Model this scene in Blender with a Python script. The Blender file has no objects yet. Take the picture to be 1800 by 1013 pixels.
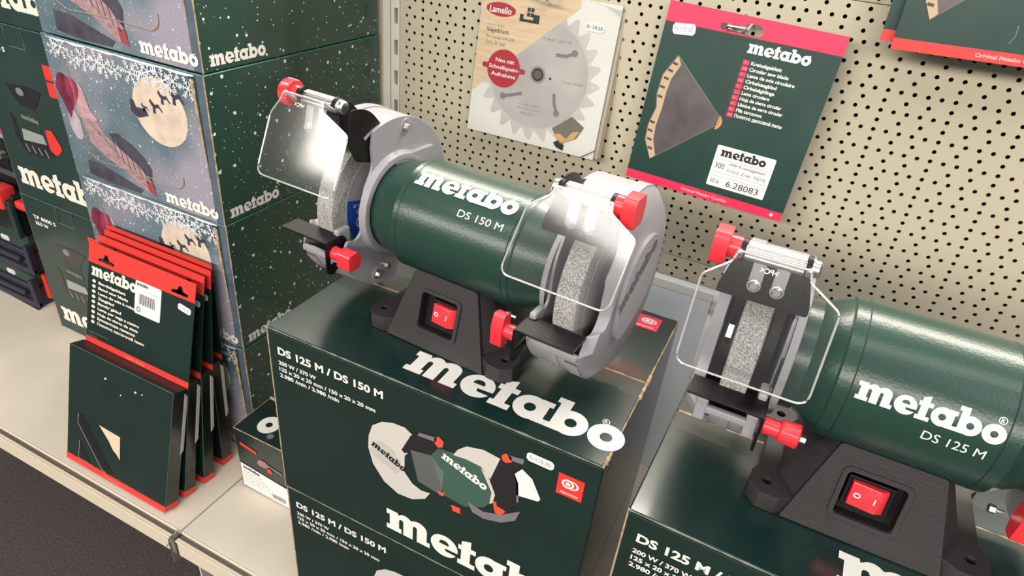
import bpy, bmesh, math, random
from mathutils import Vector, Matrix
from mathutils.geometry import tessellate_polygon

# ------------------------------------------------------------------ scene, camera, light
SC = bpy.context.scene
C = SC.collection
random.seed(7)
K = 0.001            # everything below is measured in mm; the wall plane is y = 0
ZF = 1192.0          # height of the wall datum above the floor


def wm(x, y, z):
    return Vector((x * K, y * K, (z + ZF) * K))


cam_d = bpy.data.cameras.new('camera')
cam = bpy.data.objects.new('camera', cam_d)
C.objects.link(cam)
rx = Vector((0.893066, 0.440255, 0.092785))
ry = Vector((0.30356, -0.437376, -0.846495))
rz = Vector((-0.332092, 0.784141, -0.52425))
m = Matrix.Identity(4)
for i in range(3):
    m[i][0], m[i][1], m[i][2] = rx[i], -ry[i], -rz[i]
m.translation = wm(617.98, -971.17, 210.26)
cam.matrix_world = m
cam_d.sensor_width = 36
cam_d.lens = 1175.35 * 36 / 1800
cam_d.clip_start = 0.02
SC.camera = cam
SC.view_settings.view_transform = 'Standard'
SC.view_settings.look = 'None'
SC.view_settings.gamma = 1
SC.view_settings.use_curve_mapping = False
SC.view_settings.exposure = -0.32

w = bpy.data.worlds.new('shop_air')
SC.world = w
w.use_nodes = True
w.node_tree.nodes['Background'].inputs[0].default_value = (0.98, 0.96, 1.0, 1)
w.node_tree.nodes['Background'].inputs[1].default_value = 0.16


def area(name, x, y, z, sx, sy, power, tx, ty, tz, col=(1, 0.945, 0.88)):
    d = bpy.data.lights.new(name, 'AREA')
    d.shape = 'RECTANGLE'
    d.size, d.size_y = sx, sy
    d.energy = power
    d.color = col
    o = bpy.data.objects.new(name, d)
    C.objects.link(o)
    o.location = (x, y, z)
    o.rotation_euler = (Vector((tx, ty, tz)) - o.location).to_track_quat('-Z', 'Y').to_euler()
    return o


area('ceiling_strip_behind', 0.3, 0.80, 2.75, 4.2, 0.32, 210, 0.4, -0.4, 1.0, (1.0, 0.92, 0.80))
area('ceiling_strip_above', 0.8, -0.95, 2.85, 2.2, 0.25, 16, 0.5, -0.3, 0.9)
area('ceiling_spot_aisle', -0.24, -1.70, 2.8, 0.8, 0.26, 12, 0.4, -0.4, 1.0)
area('cool_daylight_fill', 1.9, -1.5, 2.85, 1.2, 0.6, 14, 0.6, -0.4, 1.0, (0.86, 0.93, 1.0))  # soft cool area light added for the bluish band on the right motor
area('ceiling_strip_far', 0.0, -4.6, 2.8, 8.0, 0.6, 430, 0.4, -0.3, 0.9, (1.0, 0.93, 0.83))


# ------------------------------------------------------------------ materials
def lin(c):
    return tuple(((v / 255) / 12.92 if v / 255 <= 0.04045 else ((v / 255 + 0.055) / 1.055) ** 2.4) for v in c) + (1,)


MATS = {}


def mat(name, col, rough=0.5, metal=0.0, coat=0.0, bump=0.0, bscale=300, var=0.0, vscale=8, col2=None, spec=0.5, wave=0):
    if name in MATS:
        return MATS[name]
    mt = bpy.data.materials.new(name)
    mt.use_nodes = True
    nt = mt.node_tree
    b = nt.nodes['Principled BSDF']
    b.inputs['Base Color'].default_value = lin(col)
    b.inputs['Roughness'].default_value = rough
    b.inputs['Metallic'].default_value = metal
    b.inputs['Coat Weight'].default_value = coat
    b.inputs['Coat Roughness'].default_value = 0.12
    b.inputs['Specular IOR Level'].default_value = spec
    tc = nt.nodes.new('ShaderNodeTexCoord')
    if var or col2:
        n = nt.nodes.new('ShaderNodeTexNoise')
        n.inputs['Scale'].default_value = vscale
        n.inputs['Detail'].default_value = 6
        nt.links.new(tc.outputs['Object'], n.inputs['Vector'])
        r = nt.nodes.new('ShaderNodeValToRGB')
        r.color_ramp.elements[0].position = 0.35
        r.color_ramp.elements[1].position = 0.68
        if col2:
            r.color_ramp.elements[0].color = lin(col)
            r.color_ramp.elements[1].color = lin(col2)
        else:
            r.color_ramp.elements[0].color = lin([max(0, v * (1 - var)) for v in col])
            r.color_ramp.elements[1].color = lin([min(255, v * (1 + var)) for v in col])
        nt.links.new(n.outputs['Fac'], r.inputs['Fac'])
        nt.links.new(r.outputs['Color'], b.inputs['Base Color'])
    if bump:
        n2 = nt.nodes.new('ShaderNodeTexNoise')
        n2.inputs['Scale'].default_value = bscale
        n2.inputs['Detail'].default_value = 3
        nt.links.new(tc.outputs['Object'], n2.inputs['Vector'])
        bp = nt.nodes.new('ShaderNodeBump')
        bp.inputs['Strength'].default_value = bump
        bp.inputs['Distance'].default_value = 0.0006
        h = n2.outputs['Fac']
        if wave:
            wv = nt.nodes.new('ShaderNodeTexWave')
            wv.inputs['Scale'].default_value = wave
            wv.inputs['Distortion'].default_value = 0.4
            nt.links.new(tc.outputs['Object'], wv.inputs['Vector'])
            mx = nt.nodes.new('ShaderNodeMath')
            mx.operation = 'ADD'
            nt.links.new(wv.outputs['Fac'], mx.inputs[0])
            nt.links.new(h, mx.inputs[1])
            h = mx.outputs[0]
        nt.links.new(h, bp.inputs['Height'])
        nt.links.new(bp.outputs['Normal'], b.inputs['Normal'])
        nt.links.new(bp.outputs['Normal'], b.inputs['Coat Normal'])
    MATS[name] = mt
    return mt


def speck_mat(name, c0, c1, speck=(225, 235, 235), scale=60, thr=0.09, nscale=5, rough=0.35, coat=0.5, c2=None):
    """print with a cloudy two tone ground and scattered white flakes"""
    if name in MATS:
        return MATS[name]
    mt = mat(name, c0, rough=rough, coat=coat)
    nt = mt.node_tree
    b = nt.nodes['Principled BSDF']
    tc = nt.nodes.new('ShaderNodeTexCoord')
    n = nt.nodes.new('ShaderNodeTexNoise')
    n.inputs['Scale'].default_value = nscale
    nt.links.new(tc.outputs['Object'], n.inputs['Vector'])
    r = nt.nodes.new('ShaderNodeValToRGB')
    r.color_ramp.elements[0].position = 0.35
    r.color_ramp.elements[1].position = 0.65
    r.color_ramp.elements[0].color = lin(c0)
    r.color_ramp.elements[1].color = lin(c1)
    if c2:
        e = r.color_ramp.elements.new(0.5)
        e.color = lin(c2)
    nt.links.new(n.outputs['Fac'], r.inputs['Fac'])
    base = r.outputs['Color']
    for sc_, th_ in ((scale, thr), (scale * 2.3, thr * 1.1)):
        v = nt.nodes.new('ShaderNodeTexVoronoi')
        v.inputs['Scale'].default_value = sc_
        nt.links.new(tc.outputs['Object'], v.inputs['Vector'])
        # size differs from flake to flake
        ml = nt.nodes.new('ShaderNodeMath')
        ml.operation = 'MULTIPLY'
        ml.inputs[1].default_value = th_ * 1.6
        sp = nt.nodes.new('ShaderNodeSeparateColor')
        nt.links.new(v.outputs['Color'], sp.inputs['Color'])
        nt.links.new(sp.outputs[0], ml.inputs[0])
        lt = nt.nodes.new('ShaderNodeMath')
        lt.operation = 'LESS_THAN'
        nt.links.new(v.outputs['Distance'], lt.inputs[0])
        nt.links.new(ml.outputs[0], lt.inputs[1])
        mx = nt.nodes.new('ShaderNodeMix')
        mx.data_type = 'RGBA'
        nt.links.new(lt.outputs[0], mx.inputs['Factor'])
        nt.links.new(base, mx.inputs['A'])
        mx.inputs['B'].default_value = lin(speck)
        base = mx.outputs['Result']
    nt.links.new(base, b.inputs['Base Color'])
    return mt


def clear_mat(name, tint=(0.97, 0.98, 0.98), fac=0.04, rough=0.03, milk=0.0):
    if name in MATS:
        return MATS[name]
    mt = bpy.data.materials.new(name)
    mt.use_nodes = True
    nt = mt.node_tree
    nt.nodes.clear()
    out = nt.nodes.new('ShaderNodeOutputMaterial')
    tr = nt.nodes.new('ShaderNodeBsdfTransparent')
    tr.inputs[0].default_value = tint + (1,)
    gl = nt.nodes.new('ShaderNodeBsdfGlossy')
    gl.inputs['Roughness'].default_value = rough
    lw = nt.nodes.new('ShaderNodeLayerWeight')      # same on both sides of a thin sheet
    lw.inputs['Blend'].default_value = 0.5
    pw = nt.nodes.new('ShaderNodeMath')
    pw.operation = 'POWER'
    pw.inputs[1].default_value = 4
    nt.links.new(lw.outputs['Facing'], pw.inputs[0])
    ad = nt.nodes.new('ShaderNodeMath')
    ad.operation = 'MULTIPLY_ADD'
    ad.inputs[1].default_value = 0.6
    ad.inputs[2].default_value = fac
    nt.links.new(pw.outputs[0], ad.inputs[0])
    mx = nt.nodes.new('ShaderNodeMixShader')
    nt.links.new(ad.outputs[0], mx.inputs[0])
    nt.links.new(tr.outputs[0], mx.inputs[1])
    nt.links.new(gl.outputs[0], mx.inputs[2])
    last = mx
    if milk:
        df = nt.nodes.new('ShaderNodeBsdfDiffuse')
        df.inputs[0].default_value = (0.8, 0.8, 0.8, 1)
        m2 = nt.nodes.new('ShaderNodeMixShader')
        m2.inputs[0].default_value = milk
        nt.links.new(mx.outputs[0], m2.inputs[1])
        nt.links.new(df.outputs[0], m2.inputs[2])
        last = m2
    nt.links.new(last.outputs[0], out.inputs[0])
    MATS[name] = mt
    return mt


def mix_grit(name):
    """grinding wheel: light and dark grit"""
    mt = mat(name, (150, 150, 148), rough=0.85, bump=1.0, bscale=420)
    nt = mt.node_tree
    b = nt.nodes['Principled BSDF']
    tc = nt.nodes.new('ShaderNodeTexCoord')
    v = nt.nodes.new('ShaderNodeTexNoise')
    v.inputs['Scale'].default_value = 900
    v.inputs['Detail'].default_value = 3
    nt.links.new(tc.outputs['Object'], v.inputs['Vector'])
    r = nt.nodes.new('ShaderNodeValToRGB')
    r.color_ramp.elements[0].position = 0.36
    r.color_ramp.elements[1].position = 0.62
    r.color_ramp.elements[0].color = lin((104, 106, 108))
    r.color_ramp.elements[1].color = lin((182, 181, 176))
    nt.links.new(v.outputs['Fac'], r.inputs['Fac'])
    nt.links.new(r.outputs['Color'], b.inputs['Base Color'])
    return mt


CARTON_T = speck_mat('green_carton_worn_top', (16, 40, 38), (28, 50, 47), speck=(120, 138, 132), scale=120, thr=0.025, nscale=18, rough=0.30, coat=0.6)
CARTON = mat('green_carton_print', (16, 40, 38), rough=0.38, coat=0.5, bump=0.12, bscale=90, var=0.12, vscale=14)
CARTON_F = mat('green_carton_front_print', (20, 42, 38), rough=0.36, coat=0.5, bump=0.10, bscale=60, wave=95, var=0.08, vscale=9)
KRAFT = mat('worn_kraft_edge', (176, 152, 122), rough=0.9, bump=0.5, bscale=500, var=0.15, vscale=120)
INK = mat('white_ink', (232, 232, 226), rough=0.5)
INKW = mat('warm_white_ink', (236, 228, 214), rough=0.5)
INKB = mat('black_ink', (26, 26, 28), rough=0.5)
INKG = mat('grey_ink', (130, 126, 122), rough=0.6)
RED = mat('red_print', (226, 58, 52), rough=0.42, coat=0.3)
PINK = mat('magenta_red_print', (238, 44, 88), rough=0.42, coat=0.3)
KNOB = mat('red_plastic', (226, 50, 62), rough=0.35, coat=0.2)
MOTOR = mat('green_textured_paint', (34, 62, 53), rough=0.30, bump=0.28, bscale=420)
SEAM = mat('dark_seam', (12, 30, 26), rough=0.7)
CASTG = mat('grey_cast_guard', (150, 149, 154), rough=0.42, bump=0.25, bscale=300)
BLACKP = mat('black_textured_plastic', (44, 41, 42), rough=0.55, bump=0.5, bscale=350)
BLACKM = mat('black_painted_steel', (12, 11, 12), rough=0.45, bump=0.3, bscale=300, spec=0.3)
HOLE = mat('dark_hollow', (6, 6, 7), rough=0.8)
CHROME = mat('bright_zinc', (236, 236, 234), rough=0.28, metal=1.0)
STEEL = mat('brushed_steel', (170, 168, 164), rough=0.38, metal=0.9)
PAPER = mat('white_paper_label', (232, 232, 230), rough=0.6)
PEG = mat('beige_powder_coat', (188, 180, 158), rough=0.5, bump=0.08, bscale=400)
SHELF = mat('cream_shelf_enamel', (222, 212, 196), rough=0.42, bump=0.05, bscale=300, var=0.03, vscale=6)
RAIL = mat('cream_price_rail', (220, 208, 188), rough=0.45)
GRIT = mix_grit('corundum_grit')
CLEAR = clear_mat('clear_polycarbonate', fac=0.045, rough=0.10, milk=0.008)
CLEAR_E = clear_mat('polycarbonate_edge', (0.9, 0.92, 0.93), fac=0.35, rough=0.15, milk=0.35)
FILM = clear_mat('clear_film', fac=0.04, rough=0.10, milk=0.0)
TAPE = clear_mat('clear_packing_tape', fac=0.05, rough=0.1, milk=0.0)


# ------------------------------------------------------------------ geometry (vertex lists in mm)
def box(x0, x1, y0, y1, z0, z1):
    v = [(x, y, z) for z in (z0, z1) for y in (y0, y1) for x in (x0, x1)]
    f = [(0, 2, 3, 1), (4, 5, 7, 6), (0, 1, 5, 4), (2, 6, 7, 3), (0, 4, 6, 2), (1, 3, 7, 5)]
    return v, f


def join(*vf):
    V, F = [], []
    for v, f in vf:
        o = len(V)
        V += list(v)
        F += [tuple(i + o for i in q) for q in f]
    return V, F


def mapv(vf, fn):
    return [fn(*p) for p in vf[0]], vf[1]


def flat(contours):
    """2D contours (outer, holes...) -> filled face in the u, v plane, facing +w"""
    pts = [p for c in contours for p in c]
    tris = tessellate_polygon([[Vector((p[0], p[1], 0)) for p in c] for c in contours])
    F = []
    for t in tris:
        a, b, c = [pts[i] for i in t]
        s = (b[0] - a[0]) * (c[1] - a[1]) - (b[1] - a[1]) * (c[0] - a[0])
        if abs(s) < 1e-9:
            continue
        F.append(tuple(t) if s > 0 else (t[0], t[2], t[1]))
    return [(p[0], p[1], 0.0) for p in pts], F


def prism(contours, d0, d1):
    """solid between w = d0 and w = d1 (d1 > d0)"""
    v, f = flat(contours)
    n = len(v)
    V = [(a, b, d0) for a, b, _ in v] + [(a, b, d1) for a, b, _ in v]
    F = [tuple(reversed(q)) for q in f] + [tuple(i + n for i in q) for q in f]
    o = 0
    for k, c in enumerate(contours):
        area2 = sum(c[i][0] * c[(i + 1) % len(c)][1] - c[(i + 1) % len(c)][0] * c[i][1] for i in range(len(c)))
        ccw = area2 > 0
        if k:
            ccw = not ccw
        for i in range(len(c)):
            a, b = o + i, o + (i + 1) % len(c)
            F.append((a, b, b + n, a + n) if ccw else (b, a, a + n, b + n))
        o += len(c)
    return V, F


def circ(cx, cy, r, n=24, a0=0.0, ry=None):
    ry = ry or r
    return [(cx + r * math.cos(a0 + 2 * math.pi * i / n), cy + ry * math.sin(a0 + 2 * math.pi * i / n)) for i in range(n)]


def rrect(x0, x1, y0, y1, r, n=5):
    P = []
    for cx, cy, a in ((x1 - r, y1 - r, 0), (x0 + r, y1 - r, 90), (x0 + r, y0 + r, 180), (x1 - r, y0 + r, 270)):
        for i in range(n + 1):
            t = math.radians(a + 90 * i / n)
            P.append((cx + r * math.cos(t), cy + r * math.sin(t)))
    return P


def roundpoly(P, rad, n=4):
    """round the corners of a polygon; rad is a number or a list"""
    out = []
    L = len(P)
    for i in range(L):
        r = rad[i] if isinstance(rad, (list, tuple)) else rad
        p, a, b = Vector(P[i]), Vector(P[i - 1]), Vector(P[(i + 1) % L])
        if r <= 0:
            out.append(tuple(p))
            continue
        d1, d2 = (a - p).normalized(), (b - p).normalized()
        r1 = min(r, (a - p).length * 0.45)
        r2 = min(r, (b - p).length * 0.45)
        s, e = p + d1 * r1, p + d2 * r2
        for k in range(n + 1):
            t = k / n
            out.append(tuple(s * (1 - t) ** 2 + p * 2 * t * (1 - t) + e * t * t))
    return out


def lathe(prof, cy=0.0, cz=0.0, n=48, close=True, a0=0.0, a1=360.0, rib=None):
    """profile of (x, r) turned about the x axis through (cy, cz); angle 0 faces the viewer (-y), 90 is up"""
    full = abs(a1 - a0 - 360) < 1e-6
    m_ = n if full else n + 1
    V, F = [], []
    for j, (x, r) in enumerate(prof):
        for i in range(m_):
            a = math.radians(a0 + (a1 - a0) * i / n)
            rr = r + (rib[j] if (rib and i % 2) else 0)
            V.append((x, cy - rr * math.cos(a), cz + rr * math.sin(a)))
    for j in range(len(prof) - 1):
        for i in range(m_ if full else m_ - 1):
            a, b = j * m_ + i, j * m_ + (i + 1) % m_
            F.append((a, a + m_, b + m_, b))
    if close and full:
        F.append(tuple(range(m_)))
        F.append(tuple(reversed(range((len(prof) - 1) * m_, len(prof) * m_))))
    return V, F


def tube(path, r, n=8, jit=0.0):
    V, F = [], []
    P = [Vector(p) for p in path]
    for i, p in enumerate(P):
        t = (P[min(i + 1, len(P) - 1)] - P[max(i - 1, 0)]).normalized()
        up = Vector((0, 0, 1)) if abs(t.z) < 0.9 else Vector((0, 1, 0))
        a = t.cross(up).normalized()
        b = t.cross(a)
        rr = (r[i] if isinstance(r, (list, tuple)) else r) * (1 + random.uniform(-jit, jit))
        for k in range(n):
            g = 2 * math.pi * k / n
            V.append(tuple(p + a * rr * math.cos(g) + b * rr * math.sin(g)))
    for i in range(len(P) - 1):
        for k in range(n):
            F.append((i * n + k, i * n + (k + 1) % n, (i + 1) * n + (k + 1) % n, (i + 1) * n + k))
    F.append(tuple(reversed(range(n))))
    F.append(tuple(range((len(P) - 1) * n, len(P) * n)))
    return V, F


def cylz(cx, cy, z0, z1, r, n=20, r2=None):
    a, b = circ(cx, cy, r, n), circ(cx, cy, r2 or r, n)
    V = [(x, y, z0) for x, y in a] + [(x, y, z1) for x, y in b]
    F = [(i, (i + 1) % n, n + (i + 1) % n, n + i) for i in range(n)] + [tuple(reversed(range(n))), tuple(range(n, 2 * n))]
    return V, F


def orient(vf, origin, u, v, w):
    """local (a, b, c) -> origin + a u + b v + c w"""
    o, u, v, w = Vector(origin), Vector(u), Vector(v), Vector(w)
    return [tuple(o + u * a + v * b + w * c) for a, b, c in vf[0]], vf[1]


def strip2(pts, wd, lift=0.0):
    """2D polyline thickened to a ribbon polygon"""
    L, R_ = [], []
    P = [Vector(p) for p in pts]
    for i, p in enumerate(P):
        t = (P[min(i + 1, len(P) - 1)] - P[max(i - 1, 0)]).normalized()
        n = Vector((-t.y, t.x)) * wd / 2
        L.append(tuple(p + n))
        R_.append(tuple(p - n))
    V = [(a, b, lift) for a, b in L] + [(a, b, lift) for a, b in R_]
    k = len(L)
    return V, [(k + i, k + i + 1, i + 1, i) for i in range(k - 1)]


def mk(name, vf, mt, parent=None, smooth=None, bevel=0.0, seg=2, kind=None, label=None, fix=True, scale=K):
    me = bpy.data.meshes.new(name)
    me.from_pydata([(a * scale, b * scale, c * scale) for a, b, c in vf[0]], [], vf[1])
    if bevel or fix:
        bm = bmesh.new()
        bm.from_mesh(me)
        if fix:
            bmesh.ops.remove_doubles(bm, verts=bm.verts, dist=1e-7)
            bmesh.ops.recalc_face_normals(bm, faces=bm.faces)
        if bevel:
            ed = [e for e in bm.edges if len(e.link_faces) == 2 and e.calc_face_angle(0) > math.radians(28)]
            bmesh.ops.bevel(bm, geom=ed, offset=bevel * scale, segments=seg, affect='EDGES', profile=0.5, clamp_overlap=True)
        bm.to_mesh(me)
        bm.free()
    if smooth is not None or bevel:
        me.shade_smooth()
        me.set_sharp_from_angle(angle=math.radians(smooth or 19))
    me.materials.append(mt)
    o = bpy.data.objects.new(name, me)
    C.objects.link(o)
    if parent:
        o.parent = parent
    if kind:
        o['kind'] = kind
    if label:
        o['label'] = label
    return o


def tag(o, label, cat, group=None):
    o['label'] = label
    o['category'] = cat
    if group:
        o['group'] = group
    return o


def thing(name, label, cat, loc=(0, 0, 0), rotz=0.0, group=None, mat4=None):
    o = bpy.data.objects.new(name, None)
    o.empty_display_size = 0.02
    C.objects.link(o)
    if mat4 is not None:
        o.matrix_world = mat4
    else:
        o.location = wm(*loc)
        o.rotation_euler = (0, 0, math.radians(rotz))
    return tag(o, label, cat, group)


def text2(s, h, width=None, bold=0.0, spacing=1.0, align='LEFT'):
    """2D text: cap height h mm, optional total width"""
    cu = bpy.data.curves.new('lettering', 'FONT')
    cu.body = s
    cu.size = 1.0
    cu.offset = bold
    cu.resolution_u = 3
    cu.space_character = spacing
    ob = bpy.data.objects.new('lettering', cu)
    me = bpy.data.meshes.new_from_object(ob)
    V = [tuple(v.co) for v in me.vertices]
    F = [tuple(p.vertices) for p in me.polygons]
    bpy.data.objects.remove(ob)
    bpy.data.curves.remove(cu)
    bpy.data.meshes.remove(me)
    if not V:
        return V, F
    x0, x1 = min(v[0] for v in V), max(v[0] for v in V)
    k = h / 0.70
    kx = width / (x1 - x0) if width else k
    off = {'LEFT': x0, 'CENTER': (x0 + x1) / 2}[align]
    return [((v[0] - off) * kx, v[1] * k, 0.0) for v in V], F


def arc(cx, cy, r, a0, a1, n=10, ry=None):
    ry = ry or r
    return [(cx + r * math.cos(math.radians(a0 + (a1 - a0) * i / n)), cy + ry * math.sin(math.radians(a0 + (a1 - a0) * i / n))) for i in range(n + 1)]


def logo2(width):
    """the slab-serif wordmark, baseline at 0"""
    G = []

    def add(dx, *cs, z=0.0):
        G.append(([[(x + dx, y) for x, y in c] for c in cs], z))
    # m
    mo = [(0, 0), (0, 2.3), (1.3, 2.3), (1.3, 7.6), (0, 7.6), (0, 10), (4.6, 10), (4.8, 8.9)] + arc(7.6, 7.2, 3.0, 135, 45, 6, 3.1) + \
        arc(13.0, 7.2, 3.6, 140, 0, 9, 3.1) + [(16.6, 2.3), (17.9, 2.3), (17.9, 0), (12.6, 0), (12.6, 6.2)] + arc(11.75, 6.4, 0.85, 0, 180, 4) + \
        [(10.9, 0), (7.0, 0), (7.0, 6.2)] + arc(6.1, 6.4, 0.9, 0, 180, 4) + [(5.2, 2.3), (6.2, 2.3), (6.2, 0)]
    add(0, mo)
    # e
    dx = 18.3
    out = arc(5.3, 5, 5.35, 2, 332, 30, 5.2) + [(6.0, 2.7), (5.6, 4.0), (10.6, 4.2)]
    add(dx, out, arc(5.2, 6.3, 1.9, 0, 180, 8, 1.5) + [(3.3, 5.7), (7.1, 5.7)])
    # t
    dx = 29.0
    add(dx, [(0, 0), (0, 2.3), (1.2, 2.3), (1.2, 7.6), (0, 7.6), (0, 9.9), (1.2, 9.9), (1.2, 12.0), (4.7, 13.4), (4.7, 9.9), (6.7, 9.9), (6.7, 7.6), (4.7, 7.6), (4.7, 2.3), (6.7, 2.3), (6.7, 0)])
    # a
    dx = 35.9
    add(dx, circ(5.0, 5, 5.2, 30, 0, 5.2), circ(4.9, 5, 1.8, 16))
    add(dx, [(7.0, 0), (7.0, 10), (11.2, 10), (11.2, 7.8), (10.1, 7.8), (10.1, 2.2), (11.2, 2.2), (11.2, 0)], z=0.08)
    # b
    dx = 47.3
    add(dx, circ(6.2, 5, 5.2, 30, 0, 5.2), circ(6.3, 5, 1.8, 16))
    add(dx, [(-0.3, 0), (-0.3, 2.2), (0.9, 2.2), (0.9, 11.4), (-0.3, 11.4), (-0.3, 13.8), (4.3, 13.8), (4.3, 0)], z=0.08)
    # o
    dx = 59.0
    add(dx, circ(5.3, 5, 5.3, 32, 0, 5.3), circ(5.3, 5, 1.8, 16))
    # bowl and stem overlap: the stem lies a hair higher so the sheets never coincide
    vf = join(*[([(x, y, z) for x, y, _ in flat(g)[0]], flat(g)[1]) for g, z in G])
    k = width / 64.3
    return [(x * k, y * k, z) for x, y, z in vf[0]], vf[1]


def regmark(r):
    ring = flat([circ(0, 0, r, 20), circ(0, 0, r * 0.78, 20)])
    t = text2('R', r * 1.0, bold=0.02, align='CENTER')
    return join(ring, ([(x, y - r * 0.5, 0) for x, y, _ in t[0]], t[1]))


def at(vf, u, v, rot=0.0, s=1.0):
    c, q = math.cos(math.radians(rot)) * s, math.sin(math.radians(rot)) * s
    return [(u + a * c - b * q, v + a * q + b * c, w_) for a, b, w_ in vf[0]], vf[1]


def slice_v(vf, step):
    bm = bmesh.new()
    vs = [bm.verts.new(p) for p in vf[0]]
    for f in vf[1]:
        try:
            bm.faces.new([vs[i] for i in f])
        except ValueError:
            pass
    bmesh.ops.triangulate(bm, faces=bm.faces)
    lo, hi = min(p[1] for p in vf[0]), max(p[1] for p in vf[0])
    y = lo + step
    while y < hi:
        bmesh.ops.bisect_plane(bm, geom=bm.verts[:] + bm.edges[:] + bm.faces[:], plane_co=(0, y, 0), plane_no=(0, 1, 0))
        y += step
    bm.verts.index_update()
    r = [tuple(v.co) for v in bm.verts], [tuple(v.index for v in f.verts) for f in bm.faces]
    bm.free()
    return r


class Face:
    """a printed face: origin, u, v and outward normal in the parent's mm frame"""

    def __init__(s, parent, o, u, v, n=None):
        s.p, s.o, s.u, s.v = parent, Vector(o), Vector(u), Vector(v)
        s.n = Vector(n) if n else s.u.cross(s.v).normalized()

    def put(s, name, vf, mt, lift=0.25, parent=None, label=None, thick=0.0):
        q = orient(vf, s.o + s.n * lift, s.u, s.v, s.n)
        return mk(name, q, mt, parent or s.p, fix=False, label=label)

    def poly(s, name, P, mt, lift=0.25, parent=None, label=None):
        return s.put(name, flat([P]), mt, lift, parent, label)


# ------------------------------------------------------------------ setting
fl = mat('dark_carpet', (66, 60, 60), rough=0.95, bump=1.0, bscale=900, col2=(92, 86, 84), vscale=220)
mk('floor', orient(([(-4000, -6000, 0), (5000, -6000, 0), (5000, 1500, 0), (-4000, 1500, 0)], [(0, 1, 2, 3)]), (0, 0, 0), (1, 0, 0), (0, 1, 0), (0, 0, 1)), fl, kind='structure')

PITCH = 15.23


def peg_panel(x0, x1, z0, z1):
    """perforated sheet: rows of close holes alternate with rows of wide-set holes, every hole cut through"""
    V, F = [], []
    D = 1.6
    zc = z0 + 6.25
    k = 0

    def quad(a, b, c, d):
        n = len(V)
        V.extend([(a, 0, c), (b, 0, c), (b, 0, d), (a, 0, d)])
        F.append((n, n + 1, n + 2, n + 3))
    while zc < z1:
        dense = abs((zc / 25.0) - round(zc / 25.0)) < 0.1
        p = PITCH if dense else PITCH * 5 / 3
        i0 = math.ceil((x0 + 6) / p + 0.15)
        i1 = math.floor((x1 - 6) / p - 0.15)
        za, zb = zc - 6.25, zc + 6.25
        quad(x0, (i0 - 0.5) * p, za, zb)
        quad((i1 + 0.5) * p, x1, za, zb)
        for i in range(i0, i1 + 1):
            cx = i * p
            xa, xb = cx - p / 2, cx + p / 2
            n = len(V)
            V.extend([(xa, 0, za), (xb, 0, za), (xb, 0, zb), (xa, 0, zb)])
            for y in (0, D):
                for a in range(8):
                    t = math.radians(-135 + 45 * a)
                    V.append((cx + 2.75 * math.cos(t), y, zc + 2.75 * math.sin(t)))
            h = n + 4
            for s_ in range(4):
                a, b = n + s_, n + (s_ + 1) % 4
                F.append((a, b, h + (2 * s_ + 2) % 8, h + 2 * s_ + 1, h + 2 * s_))
            for a in range(8):
                F.append((h + a, h + (a + 1) % 8, h + 8 + (a + 1) % 8, h + 8 + a))
        zc += 12.5
    n = len(V)
    # folded rims
    V.extend([(x0, 0, z0), (x1, 0, z0), (x1, 14, z0), (x0, 14, z0), (x0, 0, z1), (x1, 0, z1), (x1, 14, z1), (x0, 14, z1)])
    F.extend([(n, n + 1, n + 2, n + 3), (n + 4, n + 5, n + 6, n + 7)])
    return V, F


unit = thing('shop_shelving', 'beige perforated back wall with slotted upright carrying the shelves', 'shelving', (0, 0, -ZF))


def up(vf):
    return [(x, y, z + ZF) for x, y, z in vf[0]], vf[1]


for (a, b) in ((-43, 957), (-560, -77)):
    for z0 in (-681.25, -281.25, 118.75):
        if z0 > 100:
            q = peg_panel(a, b, z0 + 0.0, z0 + 225)
        else:
            q = peg_panel(a, b, z0, z0 + 400)
        q = ([(x, y + (0.8 if z < z0 + 0.5 else 0), z) for x, y, z in q[0]], q[1])
        # a hair of a gap between one panel and the next
        q = ([(x, y, z + (0.9 if abs(z - z0) < 0.01 else 0)) for x, y, z in q[0]], q[1])
        mk('perforated_panel', up(q), PEG, unit, fix=False)
mk('dark_hole_backing', up(box(-1060, 970, 26, 30, -ZF, 340)), mat('hole_shade_dark', (20, 20, 24), rough=0.7), unit)  # unseen dark sheet added behind the panels to make the holes dark
UPM = mat('cream_upright', (214, 208, 196), rough=0.45)
slots = []
z = -690
parts_ = [box(-76, -53.5, -3, 24, -ZF, 345), box(-46.5, -43.5, -3, 24, -ZF, 345)]
zz = 46 - 50 * 22
while zz < 330:
    parts_.append(box(-53.5, -46.5, -3, 24, zz + 12, zz + 38))
    zz += 50
mk('slotted_upright', up(join(*parts_)), UPM, unit, bevel=0.8, seg=1)
mk('upright_groove', up(box(-60.5, -58.8, -3.6, -3, -ZF, 344)), mat('upright_shadow_gap', (150, 146, 138), rough=0.6), unit)


def shelf(x0, x1, label):
    t = thing('metal_shelf', label, 'shelf', ((x0 + x1) / 2, -276, -692), group=None)
    ox = (x0 + x1) / 2

    def L(vf):
        return [(x - ox, y + 276, z + 692) for x, y, z in vf[0]], vf[1]
    mk('shelf_board', L(box(x0, x1, -553, -4, -722, -692)), SHELF, t, bevel=1.6)
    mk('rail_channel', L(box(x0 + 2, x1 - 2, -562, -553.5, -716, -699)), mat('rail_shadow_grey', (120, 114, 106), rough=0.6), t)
    mk('price_rail', L(join(box(x0 + 4, x1 - 6, -567, -562, -731, -694), box(x0 + 4, x1 - 6, -569, -567, -697, -693.6))), RAIL, t, bevel=0.9)
    mk('rail_edge', L(tube([(x0 + 2, -553, -693.2), (x1 - 2, -553, -693.2)], 1.7, 8)), RAIL, t, smooth=40)
    return t


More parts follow.
